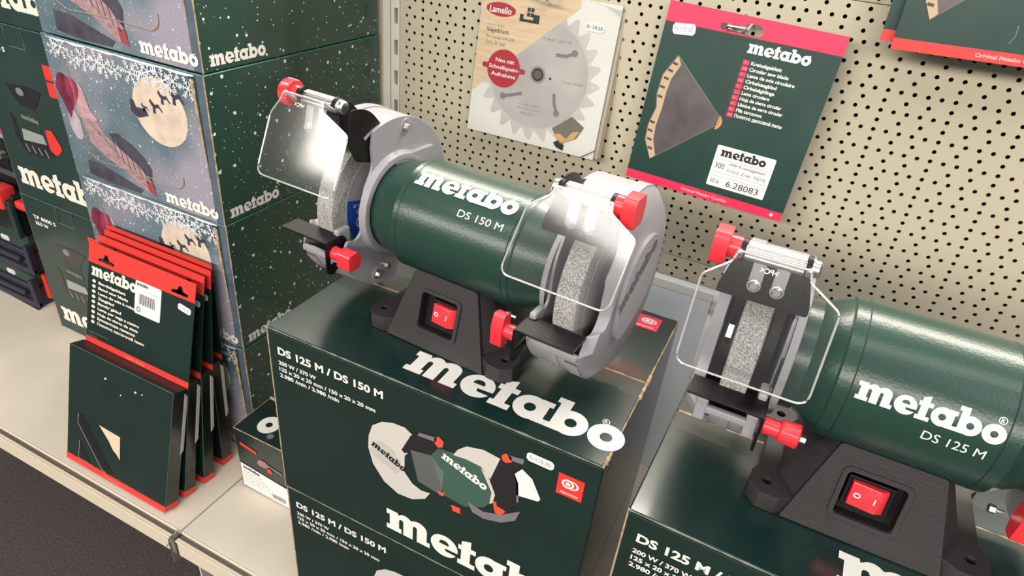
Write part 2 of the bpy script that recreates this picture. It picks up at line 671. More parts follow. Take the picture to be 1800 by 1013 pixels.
shelf(-1066, -66, 'left cream metal shelf under the blade packs and toolboxes')
shelf(-63.5, 937, 'right cream metal shelf carrying the two grinder carton stacks')
t = thing('shelf_end_clip', 'small bright metal clip at the joint between the two shelf fronts', 'clip', (-65, -566, -700))
mk('clip_plate', box(-3, 2.5, -8, 8, -44, 9), STEEL, t, bevel=0.8)
mk('clip_fold', orient(prism([[(-6, -1), (16, 10), (16, 13), (-6, 2)]], -1.2, 1.2), (-2, -6, 0), (0, 1, 0), (0, 0, 1), (1, 0, 0)), STEEL, t, bevel=0.4)
t = thing('shelf_bracket', 'cream perforated bracket arm below the right shelf front', 'bracket', (-40, -400, -765))
pts = [(-153, 42), (120, 42), (120, -170), (60, -170), (-120, -100), (-153, -90)]
mk('bracket_arm', orient(prism([pts] + [circ(-138 + 22 * i, 12 - 6 * i, 3, 10) for i in range(10)], -1.5, 1.5), (0, 0, 0), (0, 1, 0), (0, 0, 1), (1, 0, 0)), RAIL, t)

# white board standing against the pegboard behind the cartons
t = thing('white_board', 'plain white board leaning on the pegboard behind the grinder cartons', 'board', (640, -30, -692))
WB = mat('white_laminate', (232, 236, 242), rough=0.35)
mk('board_sheet', box(-199, 200, -8, 6, 0, 388), WB, t, bevel=2)
mk('board_edge_band', box(-199, 200, -8.8, -8, 372, 386), mat('white_edge_band', (232, 230, 224), rough=0.3), t, bevel=0.6)


# ------------------------------------------------------------------ bench grinders
def grinder(root, R, Rg, xs, xe, H, xw, model, P):
    """root frame: x along the shaft, -y towards the viewer, z up from the feet"""
    rm = 57.0
    xi, xo = xw - 25, xw + 22        # inner and outer plates of a wheel guard
    # motor
    prof = [(-xe, rm - 1.5), (-xe + 1.5, rm), (-xs - 0.5, rm), (-xs, rm - 0.9), (-xs + 0.5, rm), (xs - 0.5, rm), (xs, rm - 0.9), (xs + 0.5, rm), (xe - 1.5, rm), (xe, rm - 1.5)]
    hb = mk('motor_housing', lathe(prof, 0, H, 96), MOTOR, root, smooth=30)
    for s in (-1, 1):
        mk('housing_seam', lathe([(s * xs - 0.35, rm - 0.75), (s * xs - 0.35, rm - 0.2), (s * xs + 0.35, rm - 0.2), (s * xs + 0.35, rm - 0.75)], 0, H, 96, close=False), SEAM, hb, smooth=30)
        pr = [(s * xe, rm - 1.6), (s * (xe + P['cone']), 46), (s * (xe + P['cone'] + 0.6), 45.2), (s * (xi - 1), 45.2)]
        mk('end_bell', lathe(pr, 0, H, 72), MOTOR, root, smooth=30)

    def cylput(name, vf, mt, cut=True):
        s_ = slice_v(vf, 2.531) if cut else vf
        q = [(a, -(rm + 0.4 + c) * math.cos(b / rm), H + (rm + 0.4 + c) * math.sin(b / rm)) for a, b, c in s_[0]], s_[1]
        mk(name, q, mt, hb, fix=False)
    lx, lb, lw_ = P['logo']       # x start, arc position of the baseline, width
    cylput('wordmark', at(logo2(lw_), lx, lb), INK)
    cylput('registered_mark', at(regmark(2.6), lx + lw_ + 2.0, lb + lw_ * 0.2), INK)
    tx, tb, tw = P['model']
    cylput('model_lettering', at(text2(model, 7.0, tw), tx, tb), INK, cut=False)

    # base: body with a sloped front, a saddle for the motor and two flanges with bolt holes
    bx = P['bx']
    def bodypt(x, f, z):          # f = -1 front .. 1 back
        k = z / 78.0
        return (x + bx, f * (60 - 18 * k), z)
    V = []
    for z_, hx in ((0, 59), (78, 36)):
        V += [bodypt(-hx, -1, z_), bodypt(hx, -1, z_), bodypt(hx, 1, z_), bodypt(-hx, 1, z_)]
    base = mk('base', (V, [(0, 3, 2, 1), (4, 5, 6, 7), (1, 2, 6, 5), (3, 0, 4, 7), (2, 3, 7, 6)]), BLACKP, root)
    # front plate with the switch opening
    ang = math.atan2(18, 78)
    fo, fu, fv = Vector((bx, -60, 0)), Vector((1, 0, 0)), Vector((0, math.sin(ang), math.cos(ang)))
    sx, sz = P['switch']
    hole = rrect(sx - 21, sx + 21, sz - 19.5, sz + 19.5, 3)
    plate = prism([roundpoly([(-59, 0), (59, 0), (36.6, 80), (-36.6, 80)], [1, 1, 3, 3]), hole], 0, 3)
    mk('front_plate', orient(plate, fo, fu, fv, fu.cross(fv)), BLACKP, root, bevel=0.7)
    ring = prism([rrect(sx - 25, sx + 25, sz - 23.5, sz + 23.5, 6), rrect(sx - 21.2, sx + 21.2, sz - 19.7, sz + 19.7, 3.5)], 2.6, 5)
    bez = mk('switch_bezel', orient(ring, fo, fu, fv, fu.cross(fv)), BLACKP, root, bevel=1.0)
    pocket = box(-21, 21, -19.5, 19.5, -9, -8.4)
    wl = [box(-21.4, -21, -19.5, 19.5, -9, 2.6), box(21, 21.4, -19.5, 19.5, -9, 2.6), box(-21, 21, -19.9, -19.5, -9, 2.6), box(-21, 21, 19.5, 19.9, -9, 2.6), pocket]
    pk = join(*wl)
    pk = ([(a + sx, b + sz, c) for a, b, c in pk[0]], pk[1])
    # the pocket sits in front of the hollow body
    mk('switch_pocket', orient(([(a, b, max(c, 0.15) if False else c) for a, b, c in pk[0]], pk[1]), fo, fu, fv, fu.cross(fv)), HOLE, root)
    rxx, rzz = P['rocker']
    fr = mk('switch_frame', orient(prism([[(rxx - 17, rzz - 13), (rxx + 17, rzz - 13), (rxx + 17, rzz + 13), (rxx - 17, rzz + 13)], [(rxx - 13.6, rzz - 10.6), (rxx + 13.6, rzz - 10.6), (rxx + 13.6, rzz + 10.6), (rxx - 13.6, rzz + 10.6)]], -7, 0.5), fo, fu, fv, fu.cross(fv)), BLACKM, root, bevel=0.6)
    rk = orient(prism([[(-13.2, 0), (13.2, 0), (13.2, 7.5), (8, 8.2), (-13.2, 1.2)][0:5]], -10.2, 10.2), (0, 0, 0), (1, 0, 0), (0, 0, 1), (0, 1, 0))
    V = [(-13, -10, -5), (13, -10, -5), (13, 10, -5), (-13, 10, -5), (-13, -10, 4.2), (7, -10, 6.2), (13, -10, 1.5), (13, 10, 1.5), (7, 10, 6.2), (-13, 10, 4.2)]
    Fk = [(3, 2, 1, 0), (0, 1, 6, 5, 4), (2, 3, 9, 8, 7), (4, 5, 8, 9), (5, 6, 7, 8), (0, 4, 9, 3), (1, 2, 7, 6)]
    rk = ([(a + rxx, b + rzz, c) for a, b, c in V], Fk)
    rock = mk('rocker_switch', orient(rk, fo, fu, fv, fu.cross(fv)), KNOB, root, bevel=0.8)
    sl = 2.0 / 20

    def rk2(vf):
        return [(a + rxx, b + rzz, 4.55 + (a + 13) * sl) for a, b, c in vf[0]], vf[1]
    mk('off_mark', orient(rk2(flat([circ(-8, 0, 2.6, 16, 0, 2.2), circ(-8, 0, 1.7, 16, 0, 1.3)])), fo, fu, fv, fu.cross(fv)), PAPER, rock, fix=False)
    mk('on_mark', orient(rk2(flat([[(4, -2.6), (4.9, -2.6), (4.9, 2.6), (4, 2.6)]])), fo, fu, fv, fu.cross(fv)), PAPER, rock, fix=False)
    for s in (-1, 1):
        out = [(s * 54, -57), (s * 60, -60), (s * 64, -63), (s * 79, -63), (s * 88, -54), (s * 88, -38), (s * 82, -30), (s * 82, 30), (s * 88, 38), (s * 88, 54), (s * 79, 63), (s * 64, 63), (s * 54, 57)]
        if s < 0:
            out = out[::-1]
        fl_ = prism([[(a + bx, b_) for a, b_ in out], circ(bx + s * 75, -47, 4, 16), circ(bx + s * 75, 47, 4, 16)], 0, 17)
        fo_ = mk('flange', fl_, BLACKP, root, bevel=1.2)
        mk('rib', ([(bx + s * 54, -54, 17), (bx + s * 54, 54, 17), (bx + s * 68, 32, 17), (bx + s * 68, -32, 17), (bx + s * 37, -42, 76), (bx + s * 37, 42, 76), (bx + s * 42, 28, 76), (bx + s * 42, -28, 76)],
                   [(0, 1, 5, 4), (2, 3, 7, 6), (1, 2, 6, 5), (3, 0, 4, 7), (4, 5, 6, 7), (0, 3, 2, 1)]), BLACKP, root, bevel=1)

    # ---- the two wheel sets
    for s in (-1, 1):
        Q = P['R' if s > 0 else 'L']
        cx = s * xw

        def sd(a, b):
            return (s * a, s * b) if s > 0 else (s * b, s * a)

        def yz(vf_):      # 2D (forward-negative y, z) outline -> points; w -> x
            return orient(vf_, (0, 0, 0), (0, 1, 0), (0, 0, 1), (1, 0, 0))
        # wheel
        wh = mk('grinding_wheel', lathe([(cx - 10, 15), (cx - 10, R - 0.7), (cx - 9.4, R), (cx + 9.4, R), (cx + 10, R - 0.7), (cx + 10, 15)], 0, H, 96), GRIT, root, smooth=30)
        for q in (-1, 1):
            lab = mk('paper_disc', lathe([(cx + q * 10, 16), (cx + q * 10.7, 16), (cx + q * 10.7, R * 0.74), (cx + q * 10, R * 0.74)], 0, H, 64), mat('grey_paper_disc', (150, 150, 152), rough=0.6), wh, smooth=30)
            mk('flange_disc', lathe([(cx + q * 10.6, 8), (cx + q * 13.5, 8), (cx + q * 13.5, R * 0.36), (cx + q * 10.6, R * 0.42)], 0, H, 48), CHROME, wh, smooth=30)
        if s < 0 and R > 70:
            # blue printed sector on the paper disc, seen past the guard plate
            sec = [(R * 0.73 * math.cos(math.radians(a)), R * 0.73 * math.sin(math.radians(a))) for a in range(-35, 16, 5)] + [(R * 0.40 * math.cos(math.radians(a)), R * 0.40 * math.sin(math.radians(a))) for a in range(15, -36, -10)]
            vf = flat([sec])
            mk('blue_label', [[(cx + 11.0, -a, H + b) for a, b, c in vf[0]], vf[1]], mat('blue_label_ink', (28, 70, 160), rough=0.5), wh, fix=False, label='blue printed patch with test marks')
            tt = at(text2('150 x 20', 3.2), 30, 4)
            mk('label_lettering', [[(cx + 11.3, -a, H + b) for a, b, c in tt[0]], tt[1]], INK, wh, fix=False)
            ri = join(flat([circ(36, -14, 6, 20), circ(36, -14, 5, 20)]), flat([circ(36, -2, 5, 4), circ(36, -2, 3.8, 4)]))
            mk('label_emblem', [[(cx + 11.3, -a, H + b) for a, b, c in ri[0]], ri[1]], INK, wh, fix=False)
        mk('arbor_nut', lathe([(cx - s * 20, 3), (cx - s * 20, 10), (cx - s * 11, 10)], 0, H, 6), CHROME, wh) if False else None
        mk('arbor_nut', lathe([(cx + s * 13, 11), (cx + s * 18, 11), (cx + s * 18, 4)], 0, H, 6), CHROME, wh)
        # guard drum
        a0, a1 = Q.get('top', 62), 338
        ro, ri_ = Rg, Rg - 3
        lo, hi = min(s * xi, s * xo), max(s * xi, s * xo)
        n = 64
        V, F = [], []
        for i in range(n + 1):
            a = math.radians(a0 + (a1 - a0) * i / n)
            for r_, x_ in ((ri_, lo), (ro, lo), (ro, hi), (ri_, hi)):
                V.append((x_, -r_ * math.cos(a), H + r_ * math.sin(a)))
        for i in range(n):
            for k in range(4):
                F.append((i * 4 + k, i * 4 + (k + 1) % 4, i * 4 + 4 + (k + 1) % 4, i * 4 + 4 + k))
        F += [(0, 1, 2, 3), (n * 4 + 3, n * 4 + 2, n * 4 + 1, n * 4)]
        gd = mk('wheel_guard', (V, F), CASTG, root, smooth=40)

        def plate_out(r):
            pts_ = [(-r * math.cos(math.radians(a)), r * math.sin(math.radians(a))) for a in [a0 + 7 + (a1 - a0 - 7) * i / 56 for i in range(57)]]
            k_ = r / 92.0
            inner = [(-74 * k_, -17), (-61 * k_, -22), (-50 * k_, -10), (-50 * k_, 14), (-47 * k_, 30), (-34 * k_, 48), (-36 * k_, 68)]
            inner = roundpoly([pts_[-1]] + inner + [pts_[0]], [0, 3, 8, 8, 8, 8, 8, 3, 0][0:9], 3)
            return pts_ + inner[1:-1]
        po = plate_out(Rg)
        ip = sd(xi - 3, xi)
        mk('inner_plate', yz(prism([[(a, b + H) for a, b in po]], min(ip), max(ip))), CASTG, gd, bevel=0.8, seg=1)
        # collar round the shaft and the raised web
        mk('collar', lathe([(s * (xi - 3), 45), (s * (xi - 8), 46), (s * (xi - 10), 49), (s * (xi - 9), 54), (s * (xi - 3), 57)], 0, H, 56, close=False), CASTG, gd, smooth=50)
        web = prism([roundpoly([(-20, 52), (60, 50), (Rg - 10, 26), (Rg - 8, 18), (56, 30), (0, 44)], 5)], 0, 6)
        mk('web', orient(web, (s * (xi - 3) - (6 if s > 0 else 0), 0, H), (0, 1, 0), (0, 0, 1), (1, 0, 0)), CASTG, gd, bevel=2)
        # outer cover: plate, bevelled ring, raised nameplate
        op = sd(xo, xo + 3)
        ow = plate_out(Rg)
        V0 = [(s * xo, a, b + H) for a, b in ow]
        V1 = [(s * (xo + 9), a * 0.88, b * 0.88 + H) for a, b in ow]
        nn = len(ow)
        vfc = flat([[(a * 0.88, b * 0.88) for a, b in ow]])
        F = [(i, (i + 1) % nn, nn + (i + 1) % nn, nn + i) for i in range(nn)]
        F += [tuple(nn + k for k in q) for q in vfc[1]]
        vfb = flat([ow])
        F += [tuple(reversed(q)) for q in vfb[1]]
        mk('outer_cover', (V0 + V1, F), CASTG, gd, smooth=40)
        boss = roundpoly([(-34, -38), (-10, -50), (46, -28), (62, 6), (40, 44), (0, 46), (-32, 20)], 22, 5)
        bx = sd(xo + 9, xo + 13)
        bo = mk('nameplate_boss', yz(prism([[(a, b + H) for a, b in boss]], min(bx), max(bx))), CASTG, gd, bevel=2)
        wl_ = at(logo2(78), -34, -12, 28)
        if s > 0:
            q = orient(wl_, (s * (xo + 13.3), 0, H), (0, 1, 0), (0, 0, 1), (1, 0, 0))
        else:
            q = orient(wl_, (s * (xo + 13.3), 8, H), (0, -1, 0), (0, 0, 1), (-1, 0, 0))
        mk('embossed_wordmark', q, mat('dark_grey_embossing', (92, 90, 92), rough=0.5), gd, fix=False)
        # rim band on the drum
        mk('rim_band', lathe([(s * (xo - 12), Rg - 0.2), (s * (xo - 11.5), Rg + 1.5), (s * xo, Rg + 1.5), (s * xo, Rg - 0.5)], 0, H, 60, close=False, a0=a0 + 12, a1=a1 - 6), CASTG, gd, smooth=40)
        # screws in recesses
        for a in (102, 292, 205):
            yy, zz_ = -(Rg - 11) * math.cos(math.radians(a)), (Rg - 11) * math.sin(math.radians(a))
            mk('guard_screw', lathe([(s * (xi - 3), 5.5), (s * (xi - 4.5), 5.5), (s * (xi - 4.6), 3.6), (s * (xi - 8), 3.4), (s * (xi - 8), 1.5)], yy, zz_ + H, 6), CHROME, gd, smooth=20)
            mk('screw_boss', lathe([(s * (xi - 2), 10), (s * (xi - 3.6), 8.5), (s * (xi - 3.6), 5.6)], yy, zz_ + H, 24, close=False), CASTG, gd, smooth=40)
        # front mouth of the guard, below the rest
        ya, za = -Rg * math.cos(math.radians(-22)), H + Rg * math.sin(math.radians(-22))
        lip = [box(lo, hi, ya - 1.5, ya + 4, za - 4, za + 2.5)]
        if R < 70:
            lip += [box(lo, lo + 9, ya - 2, ya + 22, za - 12, za + 9), box(hi - 9, hi, ya - 2, ya + 22, za - 12, za + 9)]
        mk('guard_lip', join(*lip), CASTG, gd, bevel=1.5)
        mk('drum_rib', lathe([(cx - s * 6, Rg), (cx - s * 5, Rg + 1.4), (cx + s * 2, Rg + 1.4), (cx + s * 3, Rg)], 0, H, 20, close=False, a0=285, a1=338), CASTG, gd, smooth=40)

        # spark arrestor bracket and hinge
        hy, hz = Q['hinge']
        hx = Q.get('hx', cx)
        by0, bz0 = -(Rg + 1) * math.cos(math.radians(a0 - 4)), H + (Rg + 1) * math.sin(math.radians(a0 - 4))
        py, pz = Q['plate']           # bottom edge of the front plate
        V = []
        th = 1.6
        topy, topz = hy - 6, hz - 5
        fp = roundpoly([(-32, 0), (32, 0), (32, 6), (26, 27), (-26, 27), (-32, 6)], [2, 2, 3, 3, 3, 3])
        dv = Vector((0, topy - py, topz - pz))
        vv = dv.normalized()
        uu = Vector((1, 0, 0))
        ln = dv.length
        fp = [(a, b * ln / 27) for a, b in fp]
        sp = mk('spark_bracket', orient(prism([fp], -th, 0), (hx, py, pz), uu, vv, uu.cross(vv)), BLACKM, root, bevel=0.4)
        # ears that run back from the plate to the drum
        for e_ in (-1, 1):
            xx = hx + e_ * 24
            ear = roundpoly([(topy + 2, topz + 9), (topy + 16, topz + 8), (by0 + 26, bz0 + 16), (by0 + 44, bz0 + 12), (by0 + 24, bz0 - 4), (py + 4, pz + 4), (topy, topz - 12)], [4, 6, 5, 2, 2, 2, 2], 3)
            mk('bracket_ear', yz(prism([ear], xx - 1, xx + 1)), BLACKM, sp, bevel=0.3)
        # saddle over the drum
        sad = lathe([(hx - 23, Rg + 0.4), (hx - 23, Rg + 2.6), (hx + 23, Rg + 2.6), (hx + 23, Rg + 0.4)], 0, H, 12, close=False, a0=a0 - 12, a1=a0 + 14)
        kq = Rg / 92.0
        chk = roundpoly([(-60 * kq, 112 * kq), (-34 * kq, 108 * kq), (-14 * kq, 86 * kq), (-14 * kq, 70 * kq), (-28 * kq, 52 * kq), (-54 * kq, 60 * kq), (-64 * kq, 78 * kq)], [6, 16, 6, 3, 1, 3, 3], 4)
        cq = sd(xi + 0.6, xi + 2)
        mk('bracket_cheek', yz(prism([[(a, b + H) for a, b in chk]], min(cq), max(cq))), BLACKM, sp, bevel=0.4)
        mk('bracket_saddle', sad, BLACKM, sp, smooth=30)
        for e_ in (-8, 8):
            c_ = Vector((hx + e_, 0, 0)) + Vector((0, py, pz)) + vv * ln * 0.42
            nn_ = uu.cross(vv)
            q = lathe([(0, 5), (1.2, 5), (1.2, 4), (3.2, 3.8), (4.4, 2.6), (4.4, 0.5)], 0, 0, 20)
            mk('bracket_screw', orient(q, c_, nn_, uu, vv), CHROME, sp, smooth=30)
            # clip legs down to the screws
            mk('clip_leg', orient(box(-4.5, 4.5, 0, ln * 0.6, 0.2, 1.2), Vector((hx + e_, py, pz)) + vv * ln * 0.42, uu, vv, nn_), CHROME, sp)
        # hinge: zinc channel, rod, nut, knob
        hg = mk('hinge_channel', orient(prism([roundpoly([(-6, -5), (5, -7), (6.5, 2), (3, 6), (-5, 5.5), (-4, 3.5), (1.5, 3.5), (4, 1), (3, -4.5), (-6, -3)], 1)], -19.5, 19.5), (hx, hy, hz), (0, 1, 0), (0, 0, 1), (1, 0, 0)), CHROME, root, bevel=0.4)
        mk('hinge_rod', tube([(hx - 24, hy - 2, hz), (hx + 24, hy - 2, hz)], 3.6, 16), CHROME, hg, smooth=40)
        mk('hinge_sleeve', tube([(hx - 20, hy - 4.5, hz - 3), (hx + 20, hy - 4.5, hz - 3)], 3.6, 16), CHROME, hg, smooth=40)
        kd = Q['knob']          # -1 knob on the left, 1 on the right
        for e_ in (-1, 1):
            mk('end_washer', tube([(hx + e_ * 20.5, hy - 2, hz), (hx + e_ * 24, hy - 2, hz)], 8.5, 20), BLACKM, hg, smooth=40)
        nx = hx - kd * 24
        mk('end_nut', lathe([(nx, 7.5), (nx - kd * 1.2, 7.5), (nx - kd * 1.2, 6.5), (nx - kd * 5, 6.3), (nx - kd * 6.5, 5), (nx - kd * 6.5, 1)], hy - 2, hz, 24), CHROME, hg, smooth=30)
        kx = hx + kd * 24
        kp = [(kx, 8), (kx + kd * 7, 8.5), (kx + kd * 7.5, 12.2), (kx + kd * 9, 13), (kx + kd * 18, 13), (kx + kd * 19.5, 11.5), (kx + kd * 19.5, 2)]
        if Q.get('round'):
            mk('hinge_knob', lathe(kp, hy - 2, hz, 56, rib=[0, 0, -0.5, -0.7, -0.7, 0, 0]), KNOB, root, smooth=25)
        else:
            b1 = tube([(kx, hy - 2, hz), (kx + kd * 10, hy - 2, hz)], 8.5, 24)
            b2 = orient(prism([roundpoly([(-10, -13), (10, -13), (12.5, 0), (10, 12), (-10, 12), (-12.5, 0)], 4)], 0, 11), (kx + kd * 8 if kd > 0 else kx - 19, hy - 2, hz), (0, 1, 0), (0, 0, 1), (1, 0, 0))
            mk('hinge_knob', join(b1, b2), KNOB, root, bevel=1.2)

        # eye shield
        (ty, tz), (ly, lz) = Q['shield']
        d = Vector((0, ly - ty, lz - tz))
        L_ = d.length
        vd = d.normalized() * -1      # upwards
        x0, x1 = Q['sx']
        mid = hx
        out = [(x0, 0), (x1, 0), (x1, L_), (mid + 26, L_ + 14), (mid + 24, L_ + 22), (mid - 24, L_ + 22), (mid - 26, L_ + 14), (x0, L_)]
        out = roundpoly(out, [9, 9, 4, 2, 2, 2, 2, 4], 5)
        nrm = Vector((1, 0, 0)).cross(vd)
        shm = orient(prism([out], -1.0, 1.0), (0, ly, lz), (1, 0, 0), vd, nrm)
        sh = mk('eye_shield', shm, CLEAR, root, fix=True, label='clear plastic eye shield')
        # polished edge of the sheet
        inn = []
        cxm, cym = sum(p[0] for p in out) / len(out), sum(p[1] for p in out) / len(out)
        ed = []
        for i in range(len(out)):
            ed.append(tuple(Vector((0, ly, lz)) + Vector((1, 0, 0)) * out[i][0] + vd * out[i][1]))
        ed.append(ed[0])
        mk('shield_edge', tube(ed, 0.85, 6), CLEAR_E, sh, smooth=60)
        # rolled ears of the sheet that wrap the rod
        top_c = Vector((0, ly, lz)) + vd * (L_ + 22)
        neck = [tuple(top_c), tuple(top_c * 0.5 + Vector((0, hy - 7, hz - 4)) * 0.5), (0, hy - 7, hz - 4)]
        for e_ in (-1, 1):
            pth = [(mid + e_ * 23, p[1], p[2]) for p in neck]
            mk('shield_arm', tube(pth, 1.8, 8), CLEAR_E, sh, smooth=60)
        sheet = [(mid - 22, neck[0][1], neck[0][2]), (mid + 22, neck[0][1], neck[0][2]), (mid + 22, hy - 6, hz - 3), (mid - 22, hy - 6, hz - 3)]
        mk('shield_neck', (sheet, [(0, 1, 2, 3)]), CLEAR, sh, fix=False)
        tt = text2('>PC<', 3.6, bold=0.02)
        tt = ([(-a, b, c) for a, b, c in tt[0]], tt[1])
        mk('shield_mark', orient(at(tt, mid + 5, L_ + 12), Vector((0, ly, lz)) + nrm * 1.3, (1, 0, 0), vd, nrm), INK, sh, fix=False)

        # tool rest
        ryy0, ryy1, rz_ = Q['rest']     # front y, back y, height
        x0r, x1r = Q['rx']
        side = 1 if s < 0 else -1        # the folded leg is on the motor side
        xf = x1r if side > 0 else x0r
        r_plate = box(x0r, x1r, ryy0, ryy1, rz_ - 2, rz_)
        rest = mk('tool_rest', r_plate, BLACKM, root, bevel=0.7)
        leg = prism([roundpoly([(ryy0, rz_ - 34), (ryy0 + 8, rz_ - 38), (ryy1 + 14, rz_ - 20), (ryy1 + 2, rz_ - 1), (ryy0, rz_ - 1)], [3, 3, 3, 0, 0]),
                     rrect(ryy0 + 5, ryy1 - 2, rz_ - 26, rz_ - 18, 2.5, 3)], -1, 1)
        mk('rest_leg', orient(leg, (xf, 0, 0), (0, 1, 0), (0, 0, 1), (1, 0, 0)), BLACKM, rest, bevel=0.3)
        mk('rest_post', box(*((xf - 8, xf - 1) if side > 0 else (xf + 1, xf + 8)), ryy1 - 4, ryy1 + 14, rz_ - 22, rz_ + 5), CASTG, gd, bevel=2)
        ky, kz = (ryy0 + ryy1) / 2 - 1, rz_ - 14
        kn = tube([(xf + side * 1, ky, kz), (xf + side * 14, ky, kz)], [7, 6.4], 20)
        if Q.get('wing', 1) == 1:
            wing = orient(prism([roundpoly([(-7, -16), (5, -17), (8, -4), (7, 14), (-4, 16), (-8, 3)], 3)], 0, 11), (xf + (14 if side > 0 else -25), ky, kz), (0, 1, 0), (0, 0, 1), (1, 0, 0))
        elif Q.get('wing') == 2:
            wing = orient(prism([roundpoly([(-9, -9), (6, -10), (10, 2), (4, 9), (-9, 8)], 3)], 0, 16), (xf + (12 if side > 0 else -28), ky, kz), (0, 1, 0), (0, 0, 1), (1, 0, 0))
        else:
            wing = lathe([(xf + side * 13, 7.5), (xf + side * 14.5, 9), (xf + side * 27, 10), (xf + side * 28, 8)], ky, kz, 10)
        mk('rest_knob', join(kn, wing), KNOB, root, bevel=1.0)
    for s in (-1, 1):
        mk('body_stud', lathe([(s * (xe + 2), 1.2), (s * (xe + 2), 3.4), (s * (xe + 6), 3.4), (s * (xe + 7), 1.6), (s * (xe + 12), 1.6)], -54, H - 40, 6), STEEL, root)


P150 = dict(bx=-6, cone=32, logo=(-56, 55, 102), model=(2, 38.0, 48), switch=(-2, 41), rocker=(5, 43),
            L=dict(hinge=(-52, 225), hx=-150, plate=(-66, 186), knob=-1, round=True, shield=((-84, 213), (-108, 160)), sx=(-184, -90), rest=(-97, -74, 104), rx=(-171, -112), wing=2, top=62),
            R=dict(hinge=(-56, 215), hx=131, plate=(-68, 180), knob=1, shield=((-80, 202), (-116, 157)), sx=(90, 182), rest=(-102, -75, 100), rx=(102, 157), wing=1, top=62))
g1 = thing('bench_grinder', 'complete green bench grinder lettered DS 150 M standing on the middle carton stack', 'grinder', (350, -439, -211.2), -4)
grinder(g1, 75, 91, 60, 67, 116, 133, 'DS 150 M', P150)
P125 = dict(bx=0, cone=18, logo=(-45, 13.0, 86), model=(3, -0.5, 39), switch=(-4, 41), rocker=(-6, 43),
            L=dict(hinge=(-44, 211), hx=-125, plate=(-56, 178), knob=-1, shield=((-72, 197), (-95, 134)), sx=(-168, -76), rest=(-82, -58, 103), rx=(-154, -97), wing=3, top=62),
            R=dict(hinge=(-44, 211), hx=125, plate=(-56, 178), knob=1, shield=((-72, 197), (-95, 134)), sx=(76, 168), rest=(-82, -58, 103), rx=(97, 154), wing=1, top=62))
g2 = thing('bench_grinder', 'green bench grinder lettered DS 125 M on the right-hand carton, cut off by the frame', 'grinder', (746, -468, -211.2), 0)
grinder(g2, 62.5, 78, 49, 60, 115, 124, 'DS 125 M', P125)


# ------------------------------------------------------------------ grinder cartons
PICW = mat('picture_light_grey', (205, 200, 194), rough=0.4, coat=0.4)
PICD = mat('picture_dark', (34, 34, 36), rough=0.4, coat=0.4)
PICM = mat('picture_mid_grey', (120, 116, 122), rough=0.4, coat=0.4)
PICG = mat('picture_green', (62, 92, 82), rough=0.4, coat=0.4)
PICR = mat('picture_orange_red', (232, 84, 58), rough=0.4, coat=0.4)
ART = {
    'lg': [(128, -90), (133, -73), (145, -62), (159, -57), (173, -56), (184, -63), (180, -83), (173, -96), (173, -119), (183, -131), (194, -135), (205, -133), (199, -145), (183, -155), (165, -157), (147, -148), (133, -129), (127, -107)],
    'oval': [(129, -110), (133, -96), (142, -90), (158, -95), (168, -107), (169, -120), (163, -127), (150, -122), (136, -117)],
    'brL': [(180, -63), (193, -54), (202, -57), (211, -57), (204, -78), (189, -78), (173, -92), (169, -89)],
    'hingeL': [(188, -59), (190, -54), (210, -51), (209, -57)],
    'knobL': [(207, -53), (212, -48), (218, -52), (217, -60), (212, -63), (208, -59)],
    'shL': [(180, -83), (204, -78), (220, -93), (218, -128), (190, -123)],
    'body': [(204, -78), (212, -64), (231, -61), (260, -63), (271, -76), (277, -101), (267, -117), (245, -129), (221, -126)],
    'rg': [(229, -64), (234, -54), (243, -45), (261, -40), (279, -42), (275, -59), (271, -74), (260, -63), (244, -62)],
    'neck': [(260, -65), (268, -70), (278, -92), (276, -105), (273, -108), (274, -91), (265, -74)],
    'wheel': [(271, -74), (279, -42), (291, -42), (298, -64), (301, -90), (292, -108), (281, -106), (277, -88)],
    'rim': [(285, -45), (291, -44), (300, -63), (303, -87), (298, -94), (296, -74)],
    'low': [(249, -119), (267, -123), (286, -116), (306, -99), (302, -115), (287, -127), (268, -133), (255, -131)],
    'shR': [(287, -59), (291, -59), (302, -43), (313, -50), (324, -71), (322, -75), (297, -80)],
    'brR': [(280, -55), (291, -37), (301, -34), (295, -55), (287, -59)],
    'hingeR': [(286, -33), (289, -38), (302, -37), (303, -30)],
    'knobR': [(280, -37), (284, -32), (290, -34), (291, -40), (285, -44), (281, -42)],
    'r1': [(276, -102), (281, -100), (291, -109), (286, -117), (280, -117)],
    'r2': [(230, -135), (241, -134), (242, -142), (233, -143)],
    'r3': [(214, -124), (222, -122), (221, -128), (216, -129)]}


def price_sticker(fc, u, v, rot, s, w_=27, h_=10.5):
    out = [(-w_ / 2, -h_ / 4), (-w_ / 2, h_ / 4), (-w_ / 2 + 2.5, h_ / 2), (w_ / 2 - 2.5, h_ / 2), (w_ / 2, h_ / 4), (w_ / 2, -h_ / 4), (w_ / 2 - 2.5, -h_ / 2), (-w_ / 2 + 2.5, -h_ / 2)]
    st = fc.put('price_sticker', at(flat([out]), u, v, rot), PAPER, 0.5)
    fc.put('price_lettering', at(text2(s, h_ * 0.45, w_ * 0.78, align='CENTER'), u - 0, v - h_ * 0.22, rot), mat('pale_violet_ink', (160, 150, 175), rough=0.6), 0.7, parent=st)


